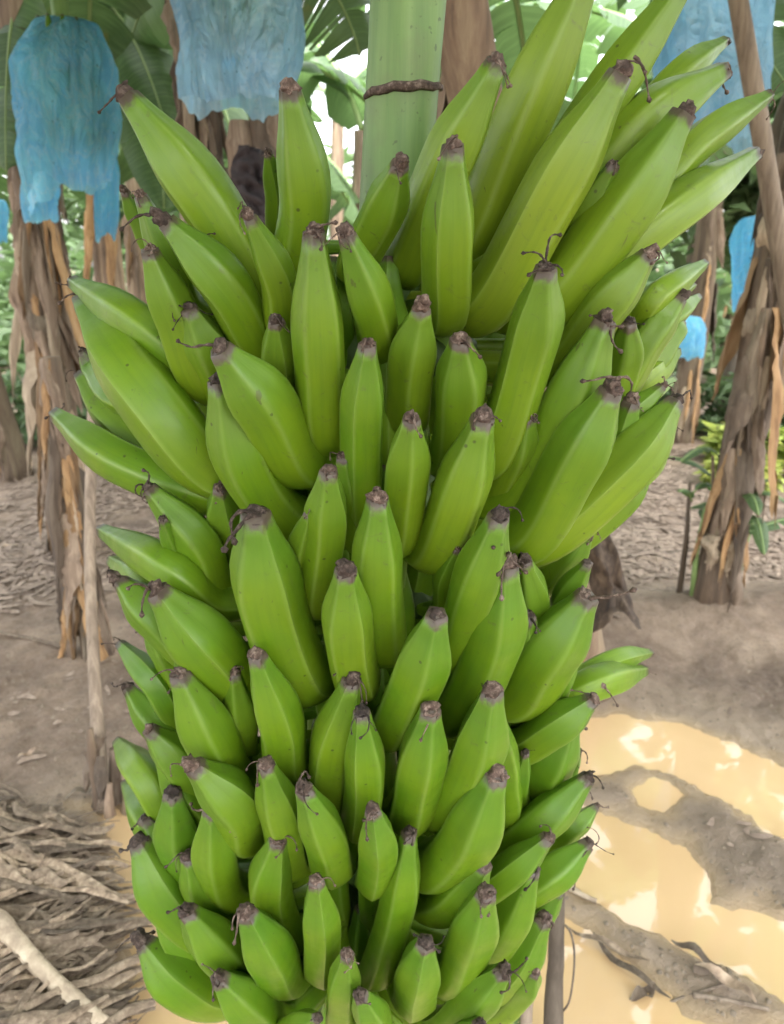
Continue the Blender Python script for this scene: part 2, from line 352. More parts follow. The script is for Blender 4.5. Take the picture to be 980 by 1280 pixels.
me.from_pydata([(-1.6, 0.1, 0), (3.2, 0.1, 0), (3.2, 3.1, 0), (-1.6, 3.1, 0)], [], [(0, 1, 2, 3)]); me.materials.append(M_WAT)
tag(link('water', me), kind='structure')
print('ground done')

# ---------------------------------------------------------------- leaf builders
def leaf_mesh(p0, p1, p2, width, seed, up=Vector((0, 0, 1)), tears=0.6, name='leaf', mats=None, droop=0.5, n=34):
    r = random.Random(seed); p0, p1, p2 = Vector(p0), Vector(p1), Vector(p2); mb = MB()
    def c(s): return p0 * (1 - s) ** 2 + p1 * 2 * s * (1 - s) + p2 * s * s
    def fr(s):
        t = (c(min(1, s + .01)) - c(max(0, s - .01))).normalized(); sd_ = t.cross(up)
        sd_ = sd_.normalized() if sd_.length > 1e-3 else Vector((1, 0, 0)); return t, sd_, sd_.cross(t).normalized()
    L = (p1 - p0).length + (p2 - p1).length
    ps = [c(i / 15) for i in range(16)]
    mb.tube(ps, [max(0.004, L * 0.011 * (1 - 0.8 * i / 15)) for i in range(16)], 6, 0.3, 1)
    def wd(s):
        a = min(1, max(0, (s - 0.10) / 0.22)); return width * 0.5 * math.sin(a * math.pi / 2) ** 0.7 * (max(0, 1 - max(0, (s - 0.55) / 0.45) ** 2.2)) ** 0.6
    for side in (-1, 1):
        s = 0.10
        while s < 0.995:
            ln = r.choice([0.03, 0.05, 0.08, 0.14, 0.25]) if r.random() < tears else 0.12
            s1 = min(0.998, s + ln); k = max(2, int(ln * n) + 1)
            torn = r.random() < tears
            dr = droop * (0.7 + 0.6 * r.random()) + (r.uniform(0, 0.5) if torn else 0)
            tw = r.uniform(-0.25, 0.25) if torn else 0
            col = r.random() * 0.6; V = []; U = []; Fc = []
            for i in range(k):
                q = i / (k - 1); ss = s + (s1 - s) * q; t, sv, nv = fr(ss); cc = c(ss); W_ = wd(ss)
                for j in range(4):
                    f = j / 3; off = W_ * f
                    pin = (0.5 - q) * (s1 - s) * L * 0.35 * f * f if torn else 0
                    z = 0.18 * off * (1 - f) * 1.5 - dr * W_ * f ** 2 * 0.55 + (q - 0.5) * tw * W_ * f
                    rip = 0.012 * math.sin(ss * 90 + j + seed) * f * W_ * 2
                    V.append(cc + sv * side * off * (1 - 0.15 * dr * f) + nv * (z + rip) + t * (pin + off * 0.25)); U.append((f, ss))
            for i in range(k - 1):
                for j in range(3):
                    a = i * 4 + j; Fc.append((a, a + 1, a + 5, a + 4) if side > 0 else (a + 4, a + 5, a + 1, a))
            mb.add(V, Fc, U, col, 0)
            s = s1
    return mb.mesh(name, mats or [M_LEAF, M_RIB])

def strip_mesh(L, W, seed, curl=0.5, n=18, m=5, name='dry_leaf', mt=None, wander=0.12, crumple=0.014):
    """dry hanging ribbon: origin at its top, hangs down -Z, faces -Y"""
    r = random.Random(seed); mb = MB(); V = []; U = []; Fc = []
    a = r.uniform(0, 9); bx = r.uniform(-wander, wander); by = r.uniform(-wander, 0.02)
    for i in range(n):
        q = i / (n - 1); w_ = W * (0.45 + 0.75 * math.sin(math.pi * min(1, q * 0.85 + 0.12))) * (1 - 0.5 * max(0, q - 0.7) / 0.3)
        w_ *= 1 + 0.18 * noise.noise((q * 4, a, 0))
        tw = 1.1 * noise.noise((q * 2.2, a, 3)) * curl * 2
        cx = bx * q * L + 0.05 * L * noise.noise((q * 3, a, 7)); cy = by * q * L + 0.04 * L * noise.noise((q * 3, a, 11)) - 0.012
        for j in range(m + 1):
            f = j / m * 2 - 1; x = f * w_ / 2; y = curl * w_ * (f * f - 0.3) * 0.55 + crumple * noise.noise((f * 3, q * 14, a)) + crumple * 0.6 * (0.5 - abs(noise.noise((f * 5 + 3, q * 22, a))))
            V.append((cx + x * math.cos(tw) - y * math.sin(tw), cy + x * math.sin(tw) + y * math.cos(tw),
                      -q * L + 0.03 * L * f * noise.noise((q * 6, a, 19)) * (1 if i else 0) + L * 0.55 * max(0, q - 0.55) * noise.noise((f * 2.3, a, 31)) + L * 0.2 * max(0, q - 0.55) * noise.noise((f * 7, a, 37)))); U.append((j / m, q))
    for i in range(n - 1):
        for j in range(m):
            k = i * (m + 1) + j; Fc.append((k, k + 1, k + m + 2, k + m + 1))
    mb.add(V, Fc, U, r.random() * 0.7); return mb.mesh(name, mt or M_DRY)

STRIPS = [strip_mesh(r_[0], r_[1], 100 + i, r_[2]) for i, r_ in enumerate([(0.5, 0.09, 0.6), (0.8, 0.12, 0.5), (0.35, 0.07, 0.9), (1.0, 0.10, 0.4), (0.6, 0.06, 0.7), (0.7, 0.15, 0.8), (0.45, 0.11, 0.4), (0.9, 0.07, 0.6)])]
M_TAN = m_dry('pale_tan_dry_leaf', (0.16, 0.115, 0.08), (0.36, 0.28, 0.195), (0.54, 0.45, 0.33))
STRIPS_P = [strip_mesh(r_[0], r_[1], 170 + i, r_[2], mt=M_TAN) for i, r_ in enumerate([(0.55, 0.10, 0.6), (0.3, 0.12, 0.9), (0.8, 0.08, 0.4)])]
STRIPS_O = [strip_mesh(r_[0], r_[1], 140 + i, r_[2], mt=M_ORG) for i, r_ in enumerate([(0.6, 0.07, 0.5), (0.9, 0.10, 0.4), (0.45, 0.08, 0.7)])]

def stem_mesh(p0, p1, r0, r1, seed, bend=0.05, mt=None, n=18, seg=20, name='pseudostem'):
    r = random.Random(seed); p0, p1 = Vector(p0), Vector(p1); L = (p1 - p0).length
    d = Vector((r.uniform(-1, 1), r.uniform(-1, 1), 0)) * bend * L
    pts = [p0.lerp(p1, i / (n - 1)) + d * math.sin(math.pi * i / (n - 1)) for i in range(n)]
    ra = [(r0 + (r1 - r0) * i / (n - 1)) * (1 + 0.25 * math.exp(-i / 1.5)) for i in range(n)]
    mb = MB()
    mb.tube(pts, ra, seg, 0.3, 0, True, lambda th, q: 1 + 0.16 * noise.noise((math.cos(th) * 1.6, math.sin(th) * 1.6, q * 5 + seed)) + 0.06 * math.copysign(1, math.sin(3 * th + seed + q * 4)))
    return mb.mesh(name, mt or M_TRK), pts, ra

# generic leaves for crowns, origin at the petiole base, arching along +X
GL = []
for i in range(7):
    r = random.Random(300 + i); L = r.uniform(1.7, 2.3); e = [0.9, 0.7, 1.1, 0.5, 1.25, 0.8, 0.35][i]; dr = [0.1, -0.5, 0.3, -0.9, 0.9, -0.2, -1.2][i]
    GL.append(leaf_mesh((0, 0, 0), (L * 0.55 * math.cos(e), r.uniform(-.1, .1), L * 0.55 * math.sin(e) + 0.25), (L * 0.97, r.uniform(-.2, .2), L * dr * 0.5 + 0.35), r.uniform(0.5, 0.65), 500 + i, tears=[0.5, 0.8, 0.3, 0.9, 0.5, 0.7, 0.95][i], droop=0.6))

def plant(base, top, r0, r1, seed, label, nleaf=7, nstrip=0, zs=(0.4, 2.2), leaves=None, lean=0.03, strips=None, sl_scale=1.0, group='banana plants', lscale=1.0, az=None):
    base = Vector(base); top = Vector(top); t = empty('banana_plant', base); tag(t, label, 'banana plant', group)
    r = random.Random(seed)
    me, pts, ra = stem_mesh(Vector((0, 0, -0.06)), top - base, r0, r1, seed, lean)
    link('pseudostem', me, t)
    cen = top - base
    for k in range(nleaf):
        m_ = (leaves or GL)[r.randrange(len(leaves or GL))]
        o = link('leaf', m_, t, cen - Vector((0, 0, 0.08 * r.random())))
        a = (az[k] if az else 360 * k / nleaf * 1.0 + 137.5 * k * 0.3 + r.uniform(-20, 20))
        o.rotation_euler = (r.uniform(-0.15, 0.15), r.uniform(-0.15, 0.15), R(a)); s = lscale * r.uniform(0.85, 1.15); o.scale = (s, s, s)
    for k in range(nstrip):
        z = r.uniform(*zs); q = z / max(0.1, (top.z - base.z)); i = min(len(pts) - 1, max(0, int(q * (len(pts) - 1)))); a = r.uniform(-2.6, -0.5) if r.random() < 0.8 else r.uniform(0, 6.28)
        m_ = r.choice(STRIPS + STRIPS_P + (strips or []))
        o = link('dry_leaf', m_, t, pts[i] + Vector((math.cos(a), math.sin(a), 0)) * ra[i] * 0.92)
        o.rotation_euler = (r.uniform(-0.12, 0.05), r.uniform(-0.11, 0.11), a + math.pi / 2 + r.uniform(-0.6, 0.6)); s = sl_scale * r.uniform(0.7, 1.25)
        o.scale = (s * r.uniform(0.3, 0.85), s * r.uniform(0.6, 1.3), min(s, z / 0.9 + 0.15))
    return t, pts, ra

# ---------------------------------------------------------------- THE BUNCH
YA = 0.85
AT = pt(505, 100, YA); AB = pt(447, 1200, YA)
def axis(z):
    q = (z - AB.z) / (AT.z - AB.z); return AB.lerp(AT, q)
def onb(x, y, ry, back=0.0):
    Yc = YA
    for _ in range(4):
        p = pt(x, y, Yc); dx = (p.x - axis(p.z).x) / 0.34
        Yc = YA - ry * math.sqrt(max(0.0, 1 - dx * dx)) + back
    return pt(x, y, Yc)
def fr_shape(ph, a=0.50):
    s5 = 2 * math.pi / 5
    def f(th, q):
        u = (th + ph) % s5 - s5 / 2
        k = a * (1 - 0.35 * q)
        return (1 - k) + k * (math.cos(s5 / 2) / math.cos(u)) * 1.11
    return f
def finger_geo(path, rad, seed):
    r = random.Random(seed); mb = MB(); n = len(path); seg = 30
    ph = 0.0
    t = [(path[min(i + 1, n - 1)] - path[max(i - 1, 0)]).normalized() for i in range(n)]
    a = t[0].orthogonal().normalized(); rot = Matrix.Rotation(r.uniform(0, 6.28), 3, t[0]); a = rot @ a
    sh = fr_shape(0); V = []; U = []; Fc = []; tot = [0]
    for i in range(1, n): tot.append(tot[-1] + (path[i] - path[i - 1]).length)
    twist = r.uniform(-0.25, 0.25)
    for i in range(n):
        a = (a - t[i] * a.dot(t[i])).normalized(); b = t[i].cross(a); q = tot[i] / tot[-1]
        for k in range(seg + 1):
            th = 2 * math.pi * k / seg; nk = max(0.0, min(1.0, (q - 0.62) / 0.2)); rr = rad[i] * (sh(th + 1e-6, 0) + nk * 0.045 * (-math.cos(5 * th + math.pi)) ) * (1 + 0.035 * noise.noise((math.cos(th), math.sin(th) + q * 4, seed)))
            V.append(path[i] + (a * math.cos(th + twist * q) + b * math.sin(th + twist * q)) * rr); U.append((k / seg, q))
    for i in range(n - 1):
        for k in range(seg): Fc.append((i * (seg + 1) + k, i * (seg + 1) + k + 1, (i + 1) * (seg + 1) + k + 1, (i + 1) * (seg + 1) + k))
    Fc.append(tuple((n - 1) * (seg + 1) + k for k in range(seg)))
    mb.add(V, Fc, U); me = mb.mesh('banana', M_FIN)
    return me
def wither_geo(o, d, r0, seed, big=1.0):
    r = random.Random(seed); mb = MB(); d = d.normalized(); g = Vector((0, 0, -1))
    L = r0 * r.choice([0.5, 0.9, 1.2, 1.6, 2.4]); r0 *= r.uniform(0.80, 0.98)
    side = d.orthogonal().normalized()
    n = 7; pts = [o - d * r0 * 0.25 + d * L * i / (n - 1) + g * 0.5 * L * (i / (n - 1)) ** 2 * r.uniform(0.3, 1) for i in range(n)]
    prof = [0.98, 1.0, 0.9, 0.93, 0.8, 0.6, 0.3]
    mb.tube(pts, [r0 * p_ for p_ in prof], 14, 0.4, 0, True, lambda th, q: 1 + 0.65 * noise.noise((math.cos(th) * 2.4, math.sin(th) * 2.4 + seed, q * 3)) + 0.10 * math.sin(7 * th))
    for k in range(r.choice([0, 1, 2, 2, 3, 4])):
        p = pts[-2] + Vector((r.uniform(-1, 1), r.uniform(-1, 1), r.uniform(-1, 1))) * r0 * 0.5; v = (d * 0.5 + Vector((r.uniform(-1, 1), r.uniform(-.8, .4), r.uniform(-1, .6)))).normalized()
        P = [p]; m_ = 9; st = r0 * r.uniform(0.22, 0.5) * big
        ax = Vector((r.uniform(-1, 1), r.uniform(-1, 1), r.uniform(-1, 1))).normalized()
        for i in range(m_):
            v = (v + g * 0.22).normalized(); v = Matrix.Rotation(r.uniform(0.0, 0.55), 3, ax) @ v
            p = p + v * st; P.append(p)
        w0 = r0 * r.uniform(0.10, 0.22)
        mb.tube(P, [w0 * (1 - 0.6 * i / m_) * (1 + 0.35 * math.sin(i * 2.3 + k)) for i in range(m_ + 1)], 5, 0.2, 0)
        e = P[-1]; mb.tube([e - v * w0, e + v * w0 * 1.2, e + v * w0 * 2.5], [w0 * 0.6, w0 * 1.5, w0 * 0.4], 5, 0.1, 0)
    return mb.mesh('withered_flower', M_WIT)

# tip x,y | mid x,y | visible lower end x,y | width px | layer (0 = nearest)
FN = """160,122,262,240,345,385,82,2;362,112,383,245,372,372,70,2;207,277,285,352,340,450,68,1;155,238,176,270,215,330,30,3;176,245,215,320,255,405,45,2
186,312,222,390,268,500,60,1;92,353,182,398,290,500,56,2;104,378,187,482,292,612,92,1;103,438,122,462,165,515,32,3;70,518,160,566,305,630,60,2
275,436,335,500,388,604,84,0;274,475,310,580,375,668,74,1;312,272,350,350,358,442,48,1;393,290,400,440,412,565,70,0;432,292,466,380,478,452,60,0
500,205,474,268,435,352,58,1;622,78,550,210,500,350,72,2;567,182,560,310,554,415,70,0;745,-60,645,150,583,318,80,3;868,-40,735,130,610,330,64,3
776,92,682,238,596,405,84,1;905,52,838,90,740,200,40,4;903,90,792,155,690,305,75,2;855,142,765,265,662,402,84,1;960,120,868,168,770,275,48,3
942,193,832,255,692,372,64,2;768,205,725,265,680,330,40,2;812,318,752,378,680,472,64,1;880,330,822,362,770,405,40,2;868,357,842,365,800,390,20,3
852,372,808,418,740,525,46,2;852,403,835,420,790,475,34,3;682,335,660,430,606,592,70,0;756,400,704,505,632,645,76,1;786,402,775,450,735,530,50,2
765,488,714,572,640,697,80,0;843,502,775,575,652,693,70,1;828,483,780,518,715,585,36,2;842,474,800,495,740,555,30,3;840,528,812,558,760,630,36,2
812,572,765,622,675,698,50,2;735,665,705,690,655,745,46,3;527,384,513,450,507,545,62,1;575,425,575,490,562,595,68,1;460,430,453,525,455,655,58,0
514,523,507,592,497,694,58,0;604,522,570,622,533,713,74,0;411,588,407,660,395,770,58,0;388,640,376,690,382,765,40,1;472,622,472,722,480,832,68,0
432,712,436,792,452,876,68,-0.6;546,768,520,842,480,932,72,-0.5;624,645,592,735,558,838,70,0;572,685,556,722,550,775,32,2;633,705,612,800,558,912,78,0.6
655,700,665,755,655,835,50,2;735,703,706,742,678,795,36,2;734,745,682,812,630,893,80,1;813,816,765,818,690,856,30,3;805,838,745,846,665,885,46,2
742,874,692,902,622,945,54,1;616,862,592,942,540,1032,70,-0.3;622,895,630,965,625,1035,45,1.5;657,940,648,980,640,1020,28,2.5;715,905,686,950,660,1012,60,2.5
722,938,702,965,672,1005,34,3;735,972,675,1020,608,1066,54,1.5;745,1008,716,1030,672,1062,30,2.5;735,1054,682,1088,600,1135,50,1.5;686,1047,632,1086,572,1125,48,1
605,1080,570,1118,515,1135,56,1.2;621,968,584,1040,522,1102,76,0;538,886,523,962,507,1043,66,0;452,890,457,972,448,1050,54,0;440,850,415,935,415,1015,62,1.2
466,1012,473,1062,463,1120,52,-0.5;380,986,410,1048,423,1105,58,-0.3;332,955,354,1022,374,1096,56,0.2;320,818,352,900,365,980,62,0.3;242,957,294,1000,314,1064,68,0
224,842,266,915,308,990,70,0.6;197,738,262,798,328,870,84,0.5;150,726,200,765,275,840,60,1.5;128,663,215,702,285,765,56,1;186,610,252,674,285,755,58,2
203,648,222,680,255,725,30,1.6;275,610,282,650,290,705,50,3;319,642,340,748,388,878,94,0.2;150,805,196,848,242,912,40,2.2;186,775,215,815,250,875,46,2.6
222,815,240,840,265,880,30,2.4;292,840,304,900,310,955,44,2;186,912,226,948,270,1028,52,1.2;148,928,186,968,240,1045,48,2;216,990,228,1052,272,1122,60,1.5
265,1010,272,1075,302,1134,58,1;348,1048,338,1112,368,1192,58,1.2;180,1022,212,1060,280,1140,48,2;173,1050,214,1110,290,1175,74,1.2;233,1138,276,1182,332,1230,62,0.5
307,1140,340,1188,370,1240,66,0;180,1178,226,1214,295,1252,68,1.2;273,1222,314,1250,365,1288,60,0;395,1100,402,1162,404,1231,50,0;434,1192,428,1240,425,1300,44,-0.3
450,1243,468,1275,480,1320,48,-0.6;512,1040,496,1132,464,1233,50,1.2;532,1178,520,1222,512,1269,60,0;608,1115,586,1170,552,1240,64,0;666,1085,632,1150,585,1205,54,1.5
680,1148,642,1200,590,1248,54,2;630,1213,590,1246,535,1300,54,0.5;668,1214,650,1232,605,1275,40,2;398,1272,370,1278,335,1300,34,-0.3;600,1280,580,1295,545,1330,42,0
140,700,190,730,250,790,46,2.6;160,860,200,900,250,950,46,2.4;158,980,196,1030,250,1085,50,2.6;100,470,150,520,230,590,50,3.4;200,940,240,990,290,1050,52,1.9
235,1070,262,1120,310,1180,52,1.8;195,1120,235,1170,290,1215,54,2.2;872,372,835,392,780,430,34,3.4;846,440,806,465,750,505,40,3.2;834,555,790,590,720,650,44,3.0
790,500,760,560,700,640,56,2.4;745,860,700,880,640,915,44,2.6;728,990,690,1010,640,1040,40,3;700,1110,665,1145,610,1190,46,2.6;660,770,650,820,620,890,52,2.2
705,800,690,850,650,910,54,2.2;255,300,280,350,330,430,48,2.4;335,190,345,235,352,310,30,3.5;660,520,640,570,600,640,54,2.2;430,570,440,620,445,690,52,2.2;345,400,352,455,360,520,54,1.8;235,385,268,445,305,525,62,2.0"""
# scars: fingers whose flower has dropped
bunch = empty('banana_bunch', axis(AT.z)); tag(bunch, 'huge hanging bunch of unripe green plantains filling the foreground', 'banana bunch')
B0 = Vector(bunch.location)
def add_finger(P, rads_m, seed, ripe_flare, ntip=True):
    """P: control points from stalk to tip, rads_m: radius at those points"""
    n = 26; path = catmull(P, n); m_ = len(P) - 1; rad = []
    for i in range(n):
        t = i / (n - 1) * m_; k = min(int(t), m_ - 1); u = t - k
        if k < m_ - 1: rad.append(rads_m[k] + (rads_m[k + 1] - rads_m[k]) * (u * u * (3 - 2 * u)))
        else:
            keys = [(0, 1.0), (0.18, 0.99), (0.35, 0.925), (0.50, 0.81), (0.64, 0.66), (0.78, 0.515), (0.90, 0.42), (1.0, 0.365)]
            for (a, x), (b, y) in zip(keys, keys[1:]):
                if u <= b + 1e-9: f = (u - a) / (b - a); rad.append((x + (y - x) * f) * rads_m[k]); break
    loc = path[n // 2].copy()
    me = finger_geo([p - loc for p in path], rad, seed)
    o = link('banana', me, bunch, loc - B0); o['ripe_flare_tint'] = ripe_flare
    if ntip:
        d = path[-1] - path[-2]
        wme = wither_geo(path[-1] - loc, d, rad[-1] * 0.94, seed * 3 + 1, 1.0)
        link('withered_flower', wme, o)
    return o
fi = 0
for line in FN.split('\n'):
    for s in line.split(';'):
        tx, ty, mx, my, bx, by, W, lay = [float(q) for q in s.split(',')]; fi += 1
        bk = lay * 0.026; W *= 0.93
        sx = abs(tx - bx); sg = 1 if tx > bx else -1; ch = math.hypot(tx - bx, ty - by)   # bow the finger outward and down, as it grows
        mx += 0.045 * sx * sg * abs(ty - by) / ch; my += 0.060 * sx * sx / ch
        T = onb(tx, ty, 0.235, bk); M_ = onb(mx, my, 0.190, bk)
        L = math.hypot(bx - mx, by - my); k = min(0.42 * W / max(L, 1), 0.6)
        bx2, by2 = bx + (mx - bx) * k, by + (my - by) * k
        Bq = onb(bx2, by2, 0.125, bk * 0.8)
        r_ = W / 2 / F
        rM = r_ * vdepth(M_); rB = r_ * 0.95 * vdepth(Bq)
        ax = axis(Bq.z - 0.005); ax = ax + (Bq - ax).normalized() * 0.025
        mid = Bq.lerp(ax, 0.5) + Vector((0, 0, -0.006))
        ripe_flare = max(0.0, min(1.0, 0.10 + 0.32 * max(0, 1 - ty / 900) + 0.45 * max(0, (tx - 560) / 400) * (1 if ty < 620 else 0.1) + rnd.uniform(-0.12, 0.15)))  # maturity rises upward; upper-right paleness is light and flare put into the colour
        add_finger([ax, mid, Bq, M_, T], [rB * 0.42, rB * 0.68, rB, rM, rM], fi * 17 + 3, ripe_flare)
print('front fingers', fi)
# inner rows seen dimly in the gaps and the hands on the far side of the stalk
for h in range(11):
    z = AT.z - 0.36 - h * (AT.z - AB.z - 0.16) / 10.5; s = 1 - 0.035 * h; c0 = axis(z)
    for k in range(13):
        a = 2 * math.pi * (k + 0.5 * (h % 2)) / 13 + rnd.uniform(-0.1, 0.1); d = Vector((math.cos(a), math.sin(a), 0)); back = math.sin(a) > 0.35
        if not back and k % 2: continue
        ro = (0.20 if back else 0.105) * s; rx = ro * (1 if back else 0.85)
        e = Vector((d.x * rx * (0.72 if back else 0.8), d.y * ro, 0))
        P = [c0 + d * 0.025, c0 + e * 0.5 + Vector((0, 0, -0.02)), c0 + e * 0.8 + Vector((0, 0, 0.0)), c0 + e * 1.0 + Vector((0, 0, 0.085 * s)), c0 + e * (1.1 if back else 0.95) + Vector((0, 0, 0.19 * s))]
        rr = 0.024 * s
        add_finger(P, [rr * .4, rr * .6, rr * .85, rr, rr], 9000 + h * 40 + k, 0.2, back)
# fleshy crowns that join the fingers of each hand to the stalk
for h in range(11):
    z = AT.z - 0.27 - h * (AT.z - AB.z - 0.17) / 10.3; c0 = axis(z) - B0; s = 1 - 0.035 * h; mb = MB()
    mb.tube([c0 + Vector((0, 0, dz)) for dz in (-0.034, -0.024, -0.008, 0.012, 0.030, 0.042)], [q * s for q in (0.035, 0.072, 0.092, 0.090, 0.068, 0.036)], 40, 0.3, 0, True,
            lambda th, q, h=h: 1 + 0.07 * math.sin(13 * th + h) + 0.12 * noise.noise((math.cos(th) * 2, math.sin(th) * 2, h)))
    link('crown', mb.mesh('crown', M_CRW), bunch)
# stalk
mb = MB(); tp = axis(AT.z + 0.75)
n = 40; pts = []; ra = []
for i in range(n):
    q = i / (n - 1); z = AB.z - 0.16 + (AT.z + 0.62 - AB.z + 0.16) * q; pts.append(axis(z) - B0 + Vector((0.004 * math.sin(q * 9), 0.10 * max(0, (q - 0.75) / 0.25) ** 2, 0)))
    ra.append(0.026 + 0.012 * min(1, q * 1.5) - 0.001 * math.sin(q * 30))
mb.tube(pts, ra, 24, 0.2, 0, True, lambda th, q: 1 + 0.02 * math.sin(5 * th + q * 3))
stk = link('stalk', mb.mesh('stalk', M_STK), bunch)
mb = MB(); zc = axis(pt(505, 122, YA).z) - B0; P = []
for k in range(17):
    th = math.pi + math.pi * 1.15 * k / 16 - 0.25; P.append(zc + Vector((math.cos(th) * 0.0385, math.sin(th) * 0.0385 , 0.010 * (k / 16) ** 2 + 0.001 * math.sin(k * 2))))
mb.tube(P, [0.002 + 0.0028 * math.sin(math.pi * k / 16) for k in range(17)], 6, 0.3)
link('bract_scar', mb.mesh('bract_scar', M_WIT), stk)

# ---------------------------------------------------------------- banana plants around
print('plants')
gbase = lambda x, y: (lambda p: Vector((p.x, p.y, ground_z(p.x, p.y))))(G(x, y, 0.04))
# mother plant behind the bunch, leaning
b = gbase(733, 852); tpx = pt(582, 10, 1.95)
t, P_, R_ = plant(b, tpx + (tpx - b).normalized() * 0.85, 0.085, 0.055, 11, 'leaning banana plant right behind the green bunch, large curled brown leaf at its side', 7, 9, (0.3, 2.2), strips=STRIPS_O, az=[20, 75, 130, 175, 215, 320, 350])
# big curled brown leaf that hangs beside the bunch
M_DARK = m_dry('dark_brown_dead_leaf', (0.035, 0.022, 0.016), (0.14, 0.088, 0.058), (0.36, 0.26, 0.18), (30, 30, 9))
LE = catmull([pt(700, 640, 2.0), pt(722, 690, 2.02), pt(738, 735, 2.0), pt(728, 795, 1.96)], 30); RE = catmull([pt(742, 636, 2.06), pt(770, 685, 1.96), pt(786, 740, 1.98), pt(803, 788, 1.92)], 30)
mb = MB(); V = []; U = []; Fc = []; o0 = LE[0].copy()
for i in range(30):
    q = i / 29
    for j in range(13):
        f = j / 12; p = LE[i].lerp(RE[i], f); cv = math.sin(math.pi * f)
        p = p + Vector((0.010 * noise.noise((f * 4, q * 9, 1)), -0.05 * cv + 0.022 * math.sin(f * 9 + q * 3) * cv + 0.02 * noise.noise((f * 5, q * 8, 4)), 0.012 * noise.noise((f * 6, q * 5, 9)) + (0.085 * (cv ** 1.5) + 0.02 * noise.noise((f * 9, 0, 2))) * max(0, q - 0.55) / 0.45))
        V.append(p - o0); U.append((f, q))
for i in range(29):
    for j in range(12): k = i * 13 + j; Fc.append((k, k + 1, k + 14, k + 13))
mb.add(V, Fc, U, 0.2); M_DARK = m_dry('dark_brown_dead_leaf', (0.035, 0.022, 0.016), (0.13, 0.082, 0.052), (0.38, 0.27, 0.18), (55, 30, 12))
o = link('dry_leaf', mb.mesh('dry_leaf', M_DARK), t, o0 - b); o['label'] = 'large curled dark brown leaf'

b = gbase(90, 690)
tA, PA, RA = plant(b, b + Vector((0.10, 0.05, 2.9)), 0.085, 0.070, 21, 'banana plant at left wrapped in shaggy dry leaves under the blue bag', 7, 95, (0.5, 2.25), strips=STRIPS_O, sl_scale=1.0, lean=0.0, az=[10, 60, 110, 160, 215, 262, 330])
b = gbase(118, 812)
tB, _, _ = plant(b, b + Vector((-0.03, 0.05, 1.15)), 0.05, 0.035, 22, 'thin dead banana stem with orange brown sheaths in front of the shaggy plant', 0, 40, (0.35, 1.2), strips=STRIPS_O * 3, sl_scale=0.8, lean=0.0)
b = gbase(285, 812)
tD, _, _ = plant(b, b + Vector((-0.02, 0.0, 2.75)), 0.055, 0.045, 23, 'banana plant behind the bunch whose brown stem carries the broad pale blue bag', 7, 34, (1.0, 2.3), sl_scale=0.9, az=[15, 60, 100, 150, 190, 250, 300])
b = gbase(884, 772)
tE, _, _ = plant(b, b + Vector((0.24, 0.25, 3.0)), 0.068, 0.048, 24, 'ragged brown banana plant at right of the bunch beyond the puddle', 6, 60, (0.4, 2.4), strips=STRIPS_O, lean=-0.03, az=[0, 50, 110, 160, 230, 330])
# stump with cut stems, lower left
st = empty('banana_stump', gbase(152, 995)); tag(st, 'cluster of cut rotten banana stem stubs at the edge of the left puddle', 'stump')
for k, (dx, dy, h, r0) in enumerate([(-0.06, 0, 0.26, .020), (-0.02, 0.03, 0.17, .028), (0.02, -0.01, 0.15, .024), (0.055, 0.03, 0.13, .03), (0.09, 0.01, 0.10, .026), (-0.03, -0.03, 0.10, .018), (0.05, -0.03, 0.08, .02), (0.12, 0.05, 0.30, .03)]):
    me, _, _ = stem_mesh((dx, dy, -0.03), (dx + rnd.uniform(-.02, .02), dy, h), r0, r0 * 0.45, 60 + k, 0.08, M_DRY if k % 2 else M_TRK, 8, 10, 'stem_stub'); link('stem_stub', me, st)
for k in range(10):
    o = link('dry_leaf', rnd.choice(STRIPS), st, Vector((rnd.uniform(-.08, .14), rnd.uniform(-.04, .04), rnd.uniform(.08, .22)))); o.scale = (0.3, 0.3, 0.25); o.rotation_euler = (rnd.uniform(-.3, .2), rnd.uniform(-.3, .3), rnd.uniform(-.6, .6))

# props (poles)
def pole(p0, p1, r0, r1, seed, label, bend=0.02, mt=None, name='wooden_pole', cat='pole'):
    p0 = Vector(p0); me, _, _ = stem_mesh((0, 0, 0), Vector(p1) - p0, r0, r1, seed, bend, mt or M_WOOD, 16, 10, name)
    o = link(name, me, None, p0); tag(o, label, cat); return o
pole(gbase(128, 998), pt(118, 430, 2.25), 0.019, 0.013, 31, 'thin upright pole among the cut stubs by the left puddle', 0.015)
pole(gbase(1090, 900), pt(912, -60, 2.35), 0.030, 0.026, 32, 'long slanting grey pole crossing the upper right corner', 0.01)
pole(gbase(692, 1330), pt(697, 1100, 1.12), 0.020, 0.014, 33, 'short weathered stake standing in the puddle below the bunch', 0.03)
pole(gbase(655, 1345), pt(661, 1205, 1.05), 0.013, 0.011, 34, 'brown stake half hidden under the lower right of the bunch', 0.02)
pole(gbase(748, 835), pt(745, 690, 2.4), 0.011, 0.009, 35, 'slim brown stick beside the leaning plant, under its curled leaf', 0.02)
# tendril on the stake
mb = MB(); P = catmull([pt(697, 1150, 1.1), pt(713, 1165, 1.08), pt(718, 1200, 1.06), pt(712, 1250, 1.05), pt(700, 1268, 1.06)], 20); o0 = P[0].copy(); mb.tube([p - o0 for p in P], [0.0022] * 20, 6)
tag(link('vine_tendril', mb.mesh('vine_tendril', M_WOOD), None, o0), 'thin curling tendril looped beside the weathered stake', 'tendril')

